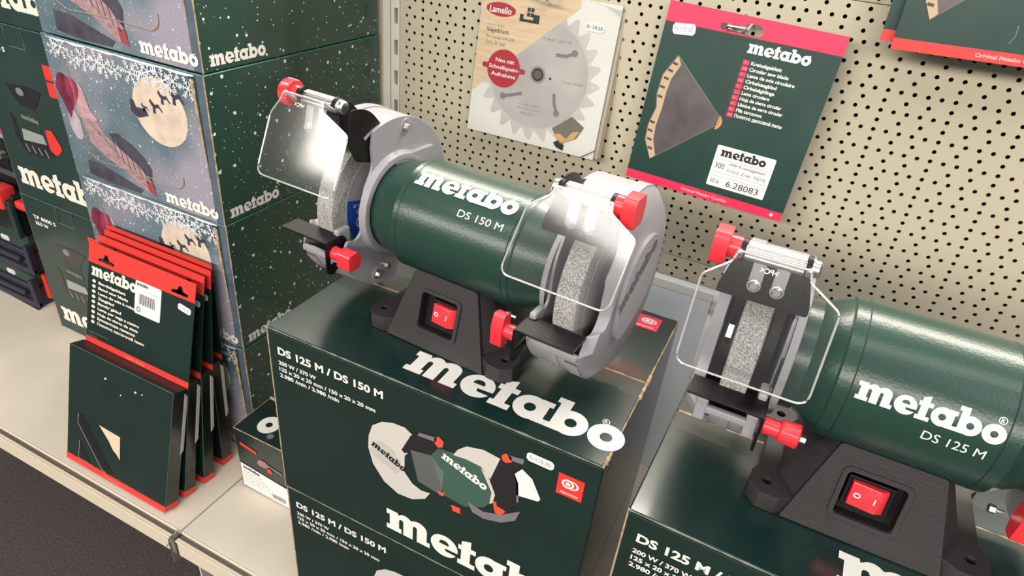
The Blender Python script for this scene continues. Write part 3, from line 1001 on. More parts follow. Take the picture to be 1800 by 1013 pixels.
def grinder_carton(x0, y0, z0, w_, d_, h_, yaw, label, top=True, group=None, sticker=True, low=False):
    t = thing('grinder_carton', label, 'carton', (x0, y0, z0), yaw, group)
    # seams of the kraft board show at the corners
    mk('carton_body', box(0, w_, 0, d_, 0, h_ - (3 if top else 0)), CARTON_F, t, bevel=1.5)
    if top:
        mk('top_flap', box(0.5, w_ - 0.5, 0, d_ / 2 - 0.6, h_ - 3, h_), CARTON_T, t, bevel=1.2, label='front top flap')
        mk('top_flap', box(0.5, w_ - 0.5, d_ / 2 + 0.6, d_, h_ - 3, h_), CARTON_T, t, bevel=1.2, label='rear top flap')
        mk('flap_joint', tube([(3 + (w_ - 6) * i / 40, d_ / 2 + math.sin(i * 0.9) * 0.6, h_ - 0.9) for i in range(41)], 1.3, 6, jit=0.3), KRAFT, t, smooth=60)
        mk('worn_edge', tube([(w_ - 0.6, d_ * i / 30, h_ - 1.1) for i in range(31)], 1.0, 6, jit=0.3), KRAFT, t, smooth=60)
        if not low:
            for (q0, q1) in ((d_ * 0.40, d_ * 0.56), (d_ * 0.02, d_ * 0.10)):
                mk('torn_corner', tube([(w_ - 0.2, q0 + (q1 - q0) * i / 12, h_ - 0.9) for i in range(13)], 1.9, 6, jit=0.4), KRAFT, t, smooth=60)
        mk('packing_tape', join(box(0.5, w_ - 0.5, d_ / 2 - 26, d_ / 2 + 26, h_ + 0.1, h_ + 0.3)), TAPE, t)
        ft = Face(t, (0, 0, h_), (1, 0, 0), (0, 1, 0))
        lg = ft.put('top_wordmark', at(logo2(208), w_ * 0.417, 18.5), INK, 0.35)
        ft.put('registered_mark', at(regmark(3.6), w_ - 17, 54), INK, 0.35)
        if not sticker:
            ft.put('model_lettering', at(text2('DS 125 M / DS 150 M', 7.5, 118, bold=0.03), 12, d_ - 18), INK, 0.35)
        st = ft.put('induction_sticker', flat([[(w_ - 46, d_ - 38), (w_ - 17, d_ - 38), (w_ - 17, d_ - 10), (w_ - 46, d_ - 10)]]), PINK, 0.4)
        ft.put('sticker_emblem', at(join(flat([circ(0, 0, 7, 20, 0, 5.5), circ(0, 0, 4.5, 20, 0, 3.4)]), flat([circ(0, 0, 3, 14, 0, 2.2)]), flat([arc(3, 0, 8, -80, 80, 10, 5.5) + arc(1, 0, 8, 80, -80, 10, 5)])), w_ - 32, d_ - 21), PAPER, 0.6, parent=st)
        ft.put('sticker_lettering', at(text2('INDUCTION', 2.6, 19, bold=0.02), w_ - 41, d_ - 35), PAPER, 0.6, parent=st)
    mk('worn_edge', tube([(w_ * i / 60, 0.5, h_ - 1.2) for i in range(61)], 0.9, 6, jit=0.4), mat('scuffed_highlight_edge', (120, 124, 112), rough=0.6), t, smooth=60)  # front edge: scuffs, with the crease's highlight line put into the pale colour
    mk('worn_edge', tube([(0.4, 0.4, h_ * i / 30) for i in range(31)], 0.9, 6, jit=0.2), KRAFT, t, smooth=60)
    f = Face(t, (0, 0, h_), (1, 0, 0), (0, 0, 1))
    f.put('model_lettering', at(text2('DS 125 M / DS 150 M', 9.2, 134, bold=0.035), 12.5, -31), INK)
    for i, (s, wd) in enumerate((('200 W / 370 W', 50), ('125 x 20 x 20 mm / 150 x 20 x 20 mm', 125), ('2.980 /min / 2.980 /min', 79))):
        f.put('data_lettering', at(text2(s, 5.0, wd, bold=0.03), 12, -45 - 8.6 * i), INK)
    pic = f.put('printed_picture', flat([ART['body']]), PICG, 0.25)
    for k, mt in (('lg', PICW), ('rg', PICW), ('low', PICM), ('wheel', PICD), ('rim', PICM), ('neck', PICW), ('brL', PICD), ('brR', PICD), ('shR', PAPER), ('r1', PICR), ('r2', PICR), ('r3', PICR)):
        f.put('picture_patch', flat([ART[k]]), mt, 0.4 + 0.02 * len(k), parent=pic)
    for k, mt in (('oval', mat('picture_pale_grey', (190, 186, 182), rough=0.4, coat=0.4)), ('hingeL', PICM), ('hingeR', PICM), ('knobL', PICR), ('knobR', PICR)):
        f.put('picture_detail', flat([ART[k]]), mt, 0.65, parent=pic)
    f.put('shield_print', flat([ART['shL']]), clear_mat('printed_shield_tint', (0.8, 0.82, 0.76), fac=0.05, milk=0.12, rough=0.2), 0.6, parent=pic)
    f.put('picture_wordmark', at(logo2(42), 131, -101, -24), INKB, 0.8, parent=pic)
    f.put('picture_wordmark', at(logo2(50), 216, -74, -20), INK, 0.8, parent=pic)
    f.put('front_wordmark', at(logo2(205), 150, -221), INK)
    f.put('registered_mark', at(regmark(3.4), 362, -190), INK)
    st = f.put('induction_sticker', flat([[(337, -53), (362, -53), (362, -27), (337, -27)]]), RED, 0.4)
    f.put('sticker_emblem', at(join(flat([circ(0, 0, 6, 20, 0, 5.5), circ(0, 0, 4, 20, 0, 3.4)]), flat([circ(0, 0, 2.6, 14, 0, 2.2)]), flat([arc(3, 0, 7.5, -80, 80, 10, 5.5) + arc(1, 0, 7.5, 80, -80, 10, 5)])), 347, -37), PAPER, 0.6, parent=st)
    f.put('sticker_lettering', at(text2('INDUCTION', 2.4, 17, bold=0.02), 341, -50), PAPER, 0.6, parent=st)
    if sticker:
        price_sticker(f, 318, -24, -1, 'Fr118.00')
    return t


grinder_carton(170, -555, -452, 375, 262, 240, 0, 'dark green grinder carton with white price sticker, top of the middle stack')
grinder_carton(171, -554, -692, 374, 261, 239.5, 0, 'bottom grinder carton of the middle stack, below the one with the price sticker', top=False, sticker=False)
grinder_carton(577, -587, -452, 375, 280, 240, -1.5, 'dark green grinder carton at the lower right corner, top of the right-hand stack', sticker=False)
grinder_carton(578, -586, -692, 374, 279, 239.5, -1.5, 'bottom grinder carton of the right-hand stack, out of view below the frame', top=False, sticker=False)

# ------------------------------------------------------------------ winter cartons (stack of four on the left shelf)
XF = speck_mat('winter_scene_print', (66, 92, 100), (156, 150, 166), scale=110, thr=0.11, nscale=6, c2=(104, 122, 132))
XS = speck_mat('green_snow_print', (16, 54, 46), (20, 66, 55), scale=62, thr=0.10, nscale=3)
MOON = mat('moon_print', (224, 208, 188), rough=0.45, coat=0.3, col2=(204, 182, 168), vscale=40)
FROST = mat('frost_print', (226, 228, 234), rough=0.5)
HOOD = mat('dark_red_print', (112, 34, 58), rough=0.5, var=0.2, vscale=60)
FUR = mat('pale_fur_print', (196, 160, 168), rough=0.5, col2=(168, 130, 142), vscale=90)
ROBE = mat('rose_fabric_print', (176, 146, 150), rough=0.5, col2=(146, 118, 122), vscale=110)
PLANK = mat('grey_plank_print', (78, 76, 88), rough=0.5, col2=(58, 56, 68), vscale=40)
DUSK = mat('dusk_silhouette', (62, 58, 76), rough=0.5)
WINT = {
    'hood': [(16, 159), (31, 158), (45, 130), (22, 90), (15, 114), (4, 136)],
    'hood2': [(30, 156), (51, 154), (54, 134), (41, 114), (29, 129)],
    'fur': [(56, 155), (65, 141), (70, 113), (85, 102), (71, 96), (58, 100), (43, 97), (39, 112), (54, 134)],
    'sack': [(49, 100), (79, 100), (90, 82), (151, 50), (171, 30), (176, 11), (155, 14), (117, 35), (79, 47), (54, 63)],
    'boot': [(159, 30), (174, 28), (177, 10), (162, 13)],
    'fence': [(99, 86), (119, 91), (148, 79), (168, 64), (177, 51), (173, 30), (139, 49)],
    'fence2': [(37, 32), (68, 31), (151, 12), (142, 4), (75, 4), (34, 8)],
    'cut': [(30, 208), (39, 187), (44, 136), (42, 82), (47, 44), (69, 36), (148, 38), (226, 35), (237, 41), (240, 50), (238, 110)],
    'sleigh': [(161, 151), (168, 150), (171, 141), (189, 142), (193, 133), (172, 126), (159, 133)]}
DEER = [(0, 0), (3, 9), (0, 13), (-2, 19), (2, 22), (5, 17), (9, 13), (17, 14), (20, 8), (24, 1), (20, 2), (16, 8), (8, 7), (6, -2)]


def snowflake(r):
    L = []
    for k in range(6):
        a = math.radians(60 * k + 8)
        d = Vector((math.cos(a), math.sin(a)))
        L.append(strip2([(0, 0), tuple(d * r)], r * 0.10, 0.03 * k))
        for q in (0.4, 0.65, 0.85):
            for sg in (-1, 1):
                e = Vector((math.cos(a + sg * 0.9), math.sin(a + sg * 0.9)))
                L.append(strip2([tuple(d * r * q), tuple(d * r * q + e * r * 0.28)], r * 0.08, 0.2 + 0.03 * k))
    return join(*L)


def winter_carton(x1, y0, z0, w_, d_, h_, label, flap=0):
    t = thing('winter_carton', label, 'carton', (x1 - w_, y0, z0))
    V, F = box(0, w_, 0, d_, 0, h_)
    mk('carton_body', (V, F), XS, t, bevel=1.5)
    s = h_ / 209.0
    f = Face(t, (0, 0, 0), (1, 0, 0), (0, 0, 1))
    front = mk('front_panel', box(1, w_ - 14, -0.8, 0, 1.5, h_ - 1.5), XF, t)
    mk('corner_fold', box(w_ - 13.6, w_ - 1, -0.5, 0, 1.5, h_ - 1.5), mat('slate_fold_print', (84, 98, 112), rough=0.4, coat=0.4, var=0.1, vscale=30), t)
    sc = lambda P: [(a, b * s) for a, b in P]
    lift = 1.1
    mk('torn_strip', tube([(w_ - 20 + 12 * (1 - i / 24) * 0 + i * 0.28, -1.0, h_ - 8 - i * 6.6 * s) for i in range(25)], [2.4 * (1 - i / 25) + 0.5 for i in range(25)], 6, jit=0.3), KRAFT, t, smooth=60)
    mk('torn_gap', orient(flat([[(w_ - 26, h_ - 4), (w_ - 14, h_ - 4), (w_ - 13, h_ * 0.4)]]), (0, -1.2, 0), (1, 0, 0), (0, 0, 1), (0, -1, 0)), mat('green_carton_inside', (14, 52, 44), rough=0.6), t, fix=False)
    moon = f.put('moon_print', at(flat([circ(0, 0, 50, 48, 0, 47 * s)]), 216, 143 * s), MOON, lift)
    for (u, v, k) in ((203, 140, 0.85), (222, 156, 0.8), (244, 160, 0.95), (184, 138, 0.5)):
        f.put('deer_silhouette', at(flat([DEER]), u, v * s, 8, k), DUSK, lift + 0.3, parent=moon)
    f.put('sleigh_silhouette', flat([sc(WINT['sleigh'])]), DUSK, lift + 0.3, parent=moon)
    fig = f.put('printed_robe', flat([sc(WINT['sack'])]), ROBE, lift + 0.1, label='rose and cream cloth in the printed scene')
    f.put('printed_fence', flat([sc(WINT['fence'])]), PLANK, lift, parent=front)
    f.put('printed_fence', flat([sc(WINT['fence2'])]), PLANK, lift, parent=front)
    for i in range(7):
        f.put('plank_line', strip2([(104 + i * 11, (84 - i * 7) * s), (110 + i * 11, (50 - i * 5) * s)], 1.2), DUSK, lift + 0.3, parent=front)
    f.put('printed_boot', flat([sc(WINT['boot'])]), mat('brick_red_print', (150, 70, 78), rough=0.5), lift + 0.3, parent=fig)
    f.put('printed_hood', flat([roundpoly(sc(WINT['hood']), 7)]), HOOD, lift + 0.2, parent=fig)
    f.put('printed_hood', flat([roundpoly(sc(WINT['hood2']), 7)]), mat('rose_red_print', (136, 48, 74), rough=0.5, var=0.2, vscale=60), lift + 0.45, parent=fig)
    f.put('printed_fur', flat([roundpoly(sc(WINT['fur']), 8)]), FUR, lift + 0.6, parent=fig)
    f.put('printed_fur', at(flat([roundpoly([(-12, 20), (2, 24), (14, 4), (10, -20), (-4, -24), (-14, -6)], 8)]), 30, 84 * s), mat('pale_trim_print', (176, 162, 176), rough=0.5, var=0.1, vscale=80), lift + 0.15, parent=fig)
    for i in range(9):
        f.put('cloth_fold', strip2([(66 + i * 11, (92 - i * 8.5) * s), (82 + i * 9.5, (80 - i * 7.5) * s)], 1.1), mat('fold_shade_print', (134, 104, 110), rough=0.5), lift + 0.5, parent=fig)
    fl2 = []
    rr = random.Random(3)
    for i in range(13):
        u = 22 + i * 21
        one = at(snowflake(rr.uniform(10, 19)), u + rr.uniform(-5, 5), h_ - 12 - rr.uniform(0, 14), rr.uniform(0, 50))
        fl2.append(([(a, b, c + 0.01 * i) for a, b, c in one[0]], one[1]))
    fr_ = join(*fl2)
    fr_ = ([(min(max(a, 2), w_ - 16), min(b, h_ - 2), c) for a, b, c in fr_[0]], fr_[1])
    f.put('frost_print', fr_, FROST, lift + 0.4)
    f.put('frost_band', flat([[(8, h_ - 2), (w_ - 16, h_ - 2), (w_ - 16, h_ - 4)] + [(w_ - 16 - i * 14, h_ - 3 - rr.uniform(0, 3)) for i in range(1, 20)]]), FROST, lift + 0.35)
    ct = sc(WINT['cut'])
    mk('die_cut_line', tube([(a, -1.4, b) for a, b in roundpoly(ct, 6, 3)[4:-4]], 0.8, 5), mat('cut_board_edge', (150, 132, 110), rough=0.8), t, smooth=60)
    f.put('front_wordmark', at(logo2(94), 196, 7 * s), INK, lift + 0.5)
    f.put('registered_dot', at(flat([circ(0, 0, 1.6, 12)]), 293, 20 * s), INK, lift + 0.5)
    g = Face(t, (w_, 0, 0), (0, 1, 0), (0, 0, 1))
    g.put('side_wordmark', at(logo2(88), 12, 7), INK, 0.3)
    g.put('registered_dot', at(flat([circ(0, 0, 1.6, 12)]), 103, 24), INK, 0.3)
    mk('worn_edge', tube([(w_ - 0.5, 0.3, h_ * i / 24) for i in range(25)], 0.9, 6, jit=0.3), KRAFT, t, smooth=60)
    mk('worn_edge', tube([(w_ * i / 30, 0.3, h_ - 0.8) for i in range(31)], 0.8, 6, jit=0.3), mat('pale_fold', (110, 140, 146), rough=0.6), t, smooth=60)
    mk('side_fold', tube([(w_ - 0.8, d_ * i / 20, h_ - 1.0) for i in range(21)], 1.3, 6, jit=0.1), mat('light_green_fold', (44, 104, 88), rough=0.5), t, smooth=60)
    return t


winter_carton(-80, -373, -36, 302, 362, 232, 'topmost winter-print carton of the left stack, cut off by the frame')
winter_carton(-79, -375, -245, 306, 366, 208, 'winter-print carton second from the top of the left stack, moon fully in view')
winter_carton(-79, -374, -463, 306, 366, 217, 'winter-print carton third from the top, behind the red header cards', flap=1)
winter_carton(-78, -375, -692, 306, 366, 228, 'bottom winter-print carton hidden behind the blade packs')

# ------------------------------------------------------------------ pump cartons
PUMP = {
    'top': [(58, 216), (107, 221), (148, 217), (131, 193), (116, 181), (84, 185), (70, 197)],
    'bodyp': [(78, 185), (122, 185), (122, 139), (70, 137)],
    'band': [(68, 140), (123, 139), (127, 123), (64, 118)],
    'base': [(44, 121), (68, 117), (127, 123), (141, 104), (100, 92), (61, 95)],
    'flo': [(133, 152), (151, 154), (168, 124), (150, 108), (133, 114)],
    'rod': [(47, 164), (56, 154), (57, 117), (43, 118)]}


def pump_carton(z0, h_, label, dx=0):
    t = thing('pump_carton', label, 'carton', (-684 + dx, -312, z0))
    w_ = 285
    mk('carton_body', box(0, w_, 0, 270, 0, h_), mat('pump_carton_print', (24, 50, 48), rough=0.45, coat=0.3, col2=(40, 62, 60), vscale=5), t, bevel=1.5)
    f = Face(t, (0, 0, 0), (1, 0, 0), (0, 0, 1))
    pic = f.put('printed_pump', flat([PUMP['bodyp']]), mat('pump_dark', (40, 58, 54), rough=0.4), 0.4)
    f.put('pump_top', flat([PUMP['top']]), PICD, 0.6, parent=pic)
    f.put('pump_handle_gap', at(flat([circ(0, 0, 10, 14, 0, 7)]), 92, 208), mat('pump_grey', (120, 128, 124), rough=0.4), 0.8, parent=pic)
    f.put('pump_rod', flat([PUMP['rod']]), PICD, 0.5, parent=pic)
    f.put('pump_base', flat([PUMP['base']]), PICD, 0.6, parent=pic)
    f.put('pump_band', flat([PUMP['band']]), mat('pump_steel', (150, 156, 152), rough=0.35), 0.8, parent=pic)
    f.put('pump_float', flat([roundpoly(PUMP['flo'], 5)]), RED, 0.9, parent=pic)
    for i in range(4):
        f.put('pump_slot', strip2([(66 + i * 17, 112), (72 + i * 17, 98)], 4), mat('pump_grey', (120, 128, 124)), 0.9, parent=pic)
    f.put('pump_lettering', at(logo2(42), 76, 160, -3), INKG, 0.9, parent=pic)
    f.put('front_wordmark', at(logo2(212), 17, 25), INKW)
    f.put('model_lettering', at(text2('TP 8000 S', 7.5, 64, bold=0.03), 20, h_ - 47), INK)
    f.put('model_lettering', at(text2('350 W', 7.5, 38, bold=0.03), 21, h_ - 60), INK)
    pn = f.put('red_panel', flat([[(172, 268), (200, 268), (200, 244), (172, 244)]]), RED, 0.4)
    f.put('red_panel', flat([[(172, 241), (200, 241), (200, 216), (172, 216)]]), RED, 0.4)
    mk('lid_tab', tube([(96, -0.6, h_ - 2), (99, -0.6, h_ - 34), (140, -0.6, h_ - 34), (143, -0.6, h_ - 2)], 0.8, 5), mat('tab_cut', (96, 112, 108), rough=0.6), t, smooth=60)
    mk('worn_edge', tube([(w_ * i / 30, 0.2, h_ - 0.8) for i in range(31)], 0.9, 6, jit=0.3), mat('pale_green_fold', (84, 100, 96), rough=0.6), t, smooth=60)
    mk('worn_edge', tube([(0.3, 0.3, h_ * i / 20) for i in range(21)], 0.9, 6, jit=0.3), mat('pale_green_fold', (84, 100, 96), rough=0.6), t, smooth=60)
    return t


pump_carton(-692, 308, 'bottom dark green pump carton standing on the shelf beside the toolboxes')
pump_carton(-383, 318, 'middle dark green pump carton with black pump and red float pictured', dx=2)
pump_carton(-64, 300, 'top dark green pump carton at the upper left corner, only its lettering in view', dx=0)

# ------------------------------------------------------------------ toolboxes at the far left
TB = mat('toolbox_green', (30, 58, 54), rough=0.45, var=0.1, vscale=12)
TBD = mat('toolbox_dark_edge', (40, 40, 54), rough=0.5)


def toolbox(x1, y0, z0, label, w_=330, h_=86):
    t = thing('toolbox', label, 'toolbox', (x1 - w_, y0, z0))
    mk('lower_shell', box(0, w_ - 3, 4, 260, 0, h_ * 0.55), TBD, t, bevel=6, seg=3)
    mk('lid', box(2, w_ - 6, 8, 256, h_ * 0.55, h_), TB, t, bevel=6, seg=3)
    mk('front_bumper', join(box(0, w_, -4, 8, 2, 14), box(w_ - 14, w_, -4, 12, 2, h_ * 0.8)), TBD, t, bevel=3)
    mk('carry_bar', tube([(40, -2, 30), (w_ - 30, -2, 30)], 6, 10), TBD, t, smooth=50)
    for sx_ in (w_ - 40, 60):
        lt = mk('badge', orient(prism([rrect(-14, 14, -6, 6, 5)], 0, 1.2), (sx_ - 45, 8, h_ * 0.72), (1, 0, 0), (0, 0, 1), (0, -1, 0)), mat('pale_badge', (206, 204, 196), rough=0.5), t)
    mk('latch', join(box(w_ - 4, w_ + 9, 20, 62, h_ * 0.18, h_ * 0.92)), RED, t, bevel=3)
    mk('latch', join(box(w_ - 4, w_ + 9, 180, 222, h_ * 0.18, h_ * 0.92)), RED, t, bevel=3)
    return t


toolbox(-776, -296, -691, 'bottom dark toolbox with red side latches on the left shelf')
toolbox(-762, -292, -604, 'upper dark toolbox with red side latches, second from the shelf')
t = thing('machine_case', 'black and red machine in an open case at the left edge of the frame', 'tool', (-860, -300, -516))
mk('case_shell', box(-230, 92, 10, 250, 0, 90), mat('machine_black', (22, 26, 26), rough=0.4), t, bevel=8, seg=3)
mk('case_frame', join(box(-230, 96, 0, 10, 70, 84), box(86, 98, 0, 12, 0, 84)), TB, t, bevel=3)
mk('red_block', box(44, 84, -6, 30, 62, 108), RED, t, bevel=8, seg=3)
mk('red_grip', box(96, 128, 10, 60, 66, 84), RED, t, bevel=5, seg=2)
t = thing('cordless_machine', 'black machine with red lettered plate standing above the toolboxes', 'tool', (-880, -262, -424))
mk('machine_body', box(-200, 116, 0, 220, 0, 150), mat('machine_black', (22, 26, 26)), t, bevel=14, seg=3)
mk('nose', tube([(108, -16, 84), (108, 30, 84)], 20, 20), mat('machine_black', (22, 26, 26)), t, smooth=50)
mk('nose_bolt', tube([(108, -22, 84), (108, -12, 84)], 9, 14), CHROME, t, smooth=50)
pl = mk('name_plate', box(40, 122, -3, 1, 110, 148), mat('silver_plate', (160, 158, 160), rough=0.4), t, bevel=1)
mk('plate_lettering', orient(at(text2('MA', 20, 36, bold=0.02), 80, 120), (0, -3.4, 0), (1, 0, 0), (0, 0, 1), (0, -1, 0)), mat('crimson_ink', (190, 40, 70)), pl, fix=False)
mk('side_ridge', box(-150, 110, -6, 2, 28, 40), mat('machine_grey', (70, 74, 76), rough=0.4), t, bevel=3)

# ------------------------------------------------------------------ blade packs leaning in a row
BLK = mat('deep_green_board', (14, 38, 34), rough=0.42, coat=0.35, var=0.08, vscale=20)
SIDEB = mat('glossy_black_side', (16, 24, 22), rough=0.25, coat=0.4)


def blade_pack(x0, yb, tilt, label, first=False, D_=20):
    a = math.radians(tilt)
    m4 = Matrix.Identity(4)
    u, v, wv = Vector((1, 0, 0)), Vector((0, math.sin(a), math.cos(a))), Vector((0, math.cos(a), -math.sin(a)))
    for i in range(3):
        m4[i][0], m4[i][1], m4[i][2] = u[i], wv[i], v[i]
    m4.translation = wm(x0, yb, -692 + D_ * math.sin(a) + 0.9)
    t = thing('blade_pack', label, 'package', mat4=m4, group=None)
    W_, H_ = 227, 209
    win = [(44, 30)]
    mk('box_body', box(0, W_, 0, D_, 0, H_), BLK, t, bevel=0.8)
    mk('side_face', box(W_, W_ + 0.5, 1, D_ - 1, 11, H_ - 1), SIDEB, t)
    mk('red_foot', join(box(-0.4, W_ + 0.7, -0.6, D_ + 0.2, 0, 11)), RED, t)
    mk('side_flap', orient(prism([[(0, 0), (5, 6), (5, 100), (0, 106)]], 0, 1.2), (W_ + 0.5, D_ - 4, 96), (0, 1, 0), (0, 0, 1), (1, 0, 0)), mat('white_board_core', (186, 180, 172), rough=0.7), t)
    mk('fold_highlight', tube([(W_ * i / 20, 0.2, H_ - 0.4) for i in range(21)], 0.7, 6, jit=0.2), mat('green_fold_line', (66, 92, 90), rough=0.4), t, smooth=60)
    mk('fold_highlight', tube([(W_ + 0.2, 0.2, 11 + (H_ - 12) * i / 20) for i in range(21)], 0.6, 6, jit=0.2), mat('green_fold_line', (66, 92, 90), rough=0.4), t, smooth=60)
    # header card with two hang slots
    def slot(cx, cz):
        return [(cx - 17, cz - 4), (cx + 17, cz - 4), (cx + 17, cz), (cx + 6, cz + 2), (cx + 3, cz + 9), (cx - 3, cz + 9), (cx - 6, cz + 2), (cx - 17, cz)]
    s1, s2 = slot(45, 356), slot(200, 356)
    mk('header_card', orient(prism([[(6, H_ - 12), (W_ + 3, H_ - 12), (W_ + 3, 378), (6, 378)], s1, s2], 0, 1.0), (0, D_ + 0.2, 0), (1, 0, 0), (0, 0, 1), (0, -1, 0)), BLK, t)
    f = Face(t, (0, D_ - 0.8, 0), (1, 0, 0), (0, 0, 1))
    f.put('red_header', flat([[(6, 345), (W_ + 3, 348), (W_ + 3, 378), (6, 378)], s1, s2]), RED, 0.25)
    f.put('red_band', flat([[(6, H_ + 1), (W_ + 3, H_ + 1), (W_ + 3, H_ + 11), (6, H_ + 11)]]), RED, 0.25)
    f.put('band_lettering', at(text2('Original Quality', 3.2, 42), 96, H_ + 4), mat('pale_red_ink', (240, 150, 140)), 0.45)
    f.put('front_wordmark', at(logo2(91), 14, 325), INKW, 0.4)
    lines = ('Bandsägeblatt', 'Band saw blade', 'Lame de scie à ruban', 'Zaagblad', 'Bandsågblad', 'Lama per sega a nastro', 'Hoja de sierra de cinta', 'Брезентова пилинка', 'Полотно ленточной пилы')
    wd = (60, 66, 84, 36, 52, 92, 90, 84, 104)
    for i, s in enumerate(lines):
        f.put('list_lettering', at(text2(s, 4.2, wd[i], bold=0.035), 30, 314 - 8.6 * i, -0), INKW, 0.4)
        f.put('bullet', at(flat([circ(0, 0, 4, 14, 0, 2.7)]), 20, 316 - 8.6 * i), INKW, 0.4)
    f.put('fine_print', at(text2('Sägeblätter für Metall und Holz', 2.2, 44), 12, 228), INKG, 0.4)
    f.put('fine_print', at(text2('Made in Germany', 2.2, 20), 12, 222), INKG, 0.4)
    lb = f.put('white_label', flat([rrect(110, 164, 294, 347, 3)]), PAPER, 0.5)
    for i in range(20):
        f.put('bar', flat([[(119 + i * 1.7, 311), (119 + i * 1.7 + (0.5 + 0.6 * ((i * 7) % 3) / 2), 311), (119 + i * 1.7 + (0.5 + 0.6 * ((i * 7) % 3) / 2), 328), (119 + i * 1.7, 328)]]), INKB, 0.7, parent=lb)
    f.put('label_wordmark', at(logo2(22), 113, 340), INKB, 0.7, parent=lb)
    f.put('label_lettering', at(text2('6.2 7 x 1425', 2.4, 26), 131, 333), INKG, 0.7, parent=lb)
    f.put('recycling_dot', at(flat([circ(0, 0, 4.5, 16), circ(0, 0, 2.6, 16)]), 119, 302), mat('teal_ink', (40, 150, 130)), 0.7, parent=lb)
    price_sticker(f, 211, 333, -8, 'Fr 66.00', 26, 10)
    if first:
        g = Face(t, (0, 0, 0), (1, 0, 0), (0, 0, 1))
        g.put('printed_blade', flat([[(26, 94), (36, 94), (100, 26), (112, 18), (98, 10), (86, 14), (26, 72)]]), mat('blade_print_dark', (26, 26, 30), rough=0.35), 0.3)
        g.put('blade_edge_print', strip2([(26, 94), (25, 76), (84, 14), (112, 6)], 1.2), mat('pale_line', (150, 150, 140)), 0.5)
        g.put('printed_triangle', flat([[(31, 46), (31, 12), (58, 12)]]), mat('blade_print_dark', (26, 26, 30)), 0.3)
        g.put('triangle_edge_print', strip2([(30, 46), (29, 12), (62, 11)], 1.0), mat('pale_line', (150, 150, 140)), 0.5)
        g.put('white_patch', flat([[(74, 92), (122, 90), (124, 49), (116, 56), (108, 60), (98, 72)]]), mat('cream_patch', (214, 196, 172), rough=0.6), 0.4, label='cream torn patch')
        for (u_, v_, r_) in ((84, 178, 5), (119, 163, 3), (150, 180, 5), (164, 182, 3), (120, 10, 3)):
            g.put('scuff', at(flat([[(-r_ / 2, -r_ / 3), (r_ / 2, 0), (r_ / 3, r_ / 2), (-r_ / 3, r_ / 3)]]), u_, v_), INK, 0.4)
        g.put('foot_lettering', at(text2('Original Quality', 3, 40), 90, 4), mat('pale_red_ink', (240, 150, 140)), 1.0)
    return t


blade_pack(-333, -545, 16, 'front blade pack at the shelf edge, its cream torn patch showing', True, 24)
blade_pack(-333, -508, 13.2, 'second blade pack from the shelf edge, red header slots in view')
blade_pack(-331, -471, 9.0, 'third blade pack from the shelf edge, between the slotted one and the rearmost')
blade_pack(-337, -425, 3.2, 'rearmost blade pack leaning on the winter cartons')

# ------------------------------------------------------------------ small carton between the packs and the grinder cartons
t = thing('small_carton', 'small green carton with white shelf label left of the grinder cartons', 'carton', (-52, -438, -692))
mk('carton_body', box(0, 150, 0, 78, 0, 128), CARTON, t, bevel=1.2)
mk('lid', box(-0.6, 150.6, -0.6, 78, 110, 130), CARTON, t, bevel=1)
mk('worn_edge', tube([(150 * i / 20, -0.5, 129.4) for i in range(21)], 0.8, 6, jit=0.3), KRAFT, t, smooth=60)
mk('worn_edge', tube([(-0.4, 78 * i / 12, 129.4) for i in range(13)], 0.8, 6, jit=0.3), KRAFT, t, smooth=60)
mk('inner_flap', box(0, 150, 78.5, 80, 100, 134), KRAFT, t)
ft = Face(t, (0, 0, 130), (0, -1, 0), (1, 0, 0))
ft = Face(t, (0, 0, 130), (1, 0, 0), (0, 1, 0))
lg = ft.put('top_wordmark', flat([circ(43, 31, 17.5, 28, 0, 19), circ(43, 31, 5.5, 16)]), INK, 0.4)
ft.put('top_wordmark', flat([circ(66, 62, 17.5, 28, 0, 19), circ(66, 62, 5.5, 16)]), INK, 0.4)
ft.put('registered_dot', at(flat([circ(0, 0, 5.5, 16)]), 62, 13), PICM, 0.4)
f = Face(t, (0, -0.6, 0), (1, 0, 0), (0, 0, 1))
f.put('red_strip', flat([[(9, 98), (42, 92), (42, 98), (9, 104)]]), RED, 0.3)
pc = f.put('printed_tool', at(flat([roundpoly([(-12, -4), (-4, 7), (8, 6), (12, -2), (6, -8), (-8, -8)], 3)]), 52, 78), mat('dusty_rose_print', (170, 120, 116)), 0.3)
f.put('printed_handle', strip2([(60, 80), (92, 74)], 4), PICM, 0.35, parent=pc)
f.put('printed_head', at(flat([circ(0, 0, 5, 12)]), 66, 68), RED, 0.4, parent=pc)
lb = f.put('shelf_label', flat([[(3, 4), (100, 2), (100, 46), (3, 56)]]), PAPER, 0.3)
f.put('label_wordmark', at(logo2(32), 8, 46, -5), INKB, 0.5, parent=lb)
for i in range(5):
    f.put('label_lettering', at(text2('Art. 601 650 W 230 V', 2.6, 40 + 6 * i), 8, 38 - 6 * i, -2), INKG, 0.5, parent=lb)
for i in range(14):
    f.put('label_bar', flat([[(66 + i * 2, 8), (67 + i * 2, 8), (67 + i * 2, 18), (66 + i * 2, 18)]]), INKB, 0.5, parent=lb)
# dark case lying further forward at the bottom edge
t = thing('dark_case', 'corner of a dark case at the bottom edge, in front of the grinder cartons', 'case', (110, -500, -692)) if False else None


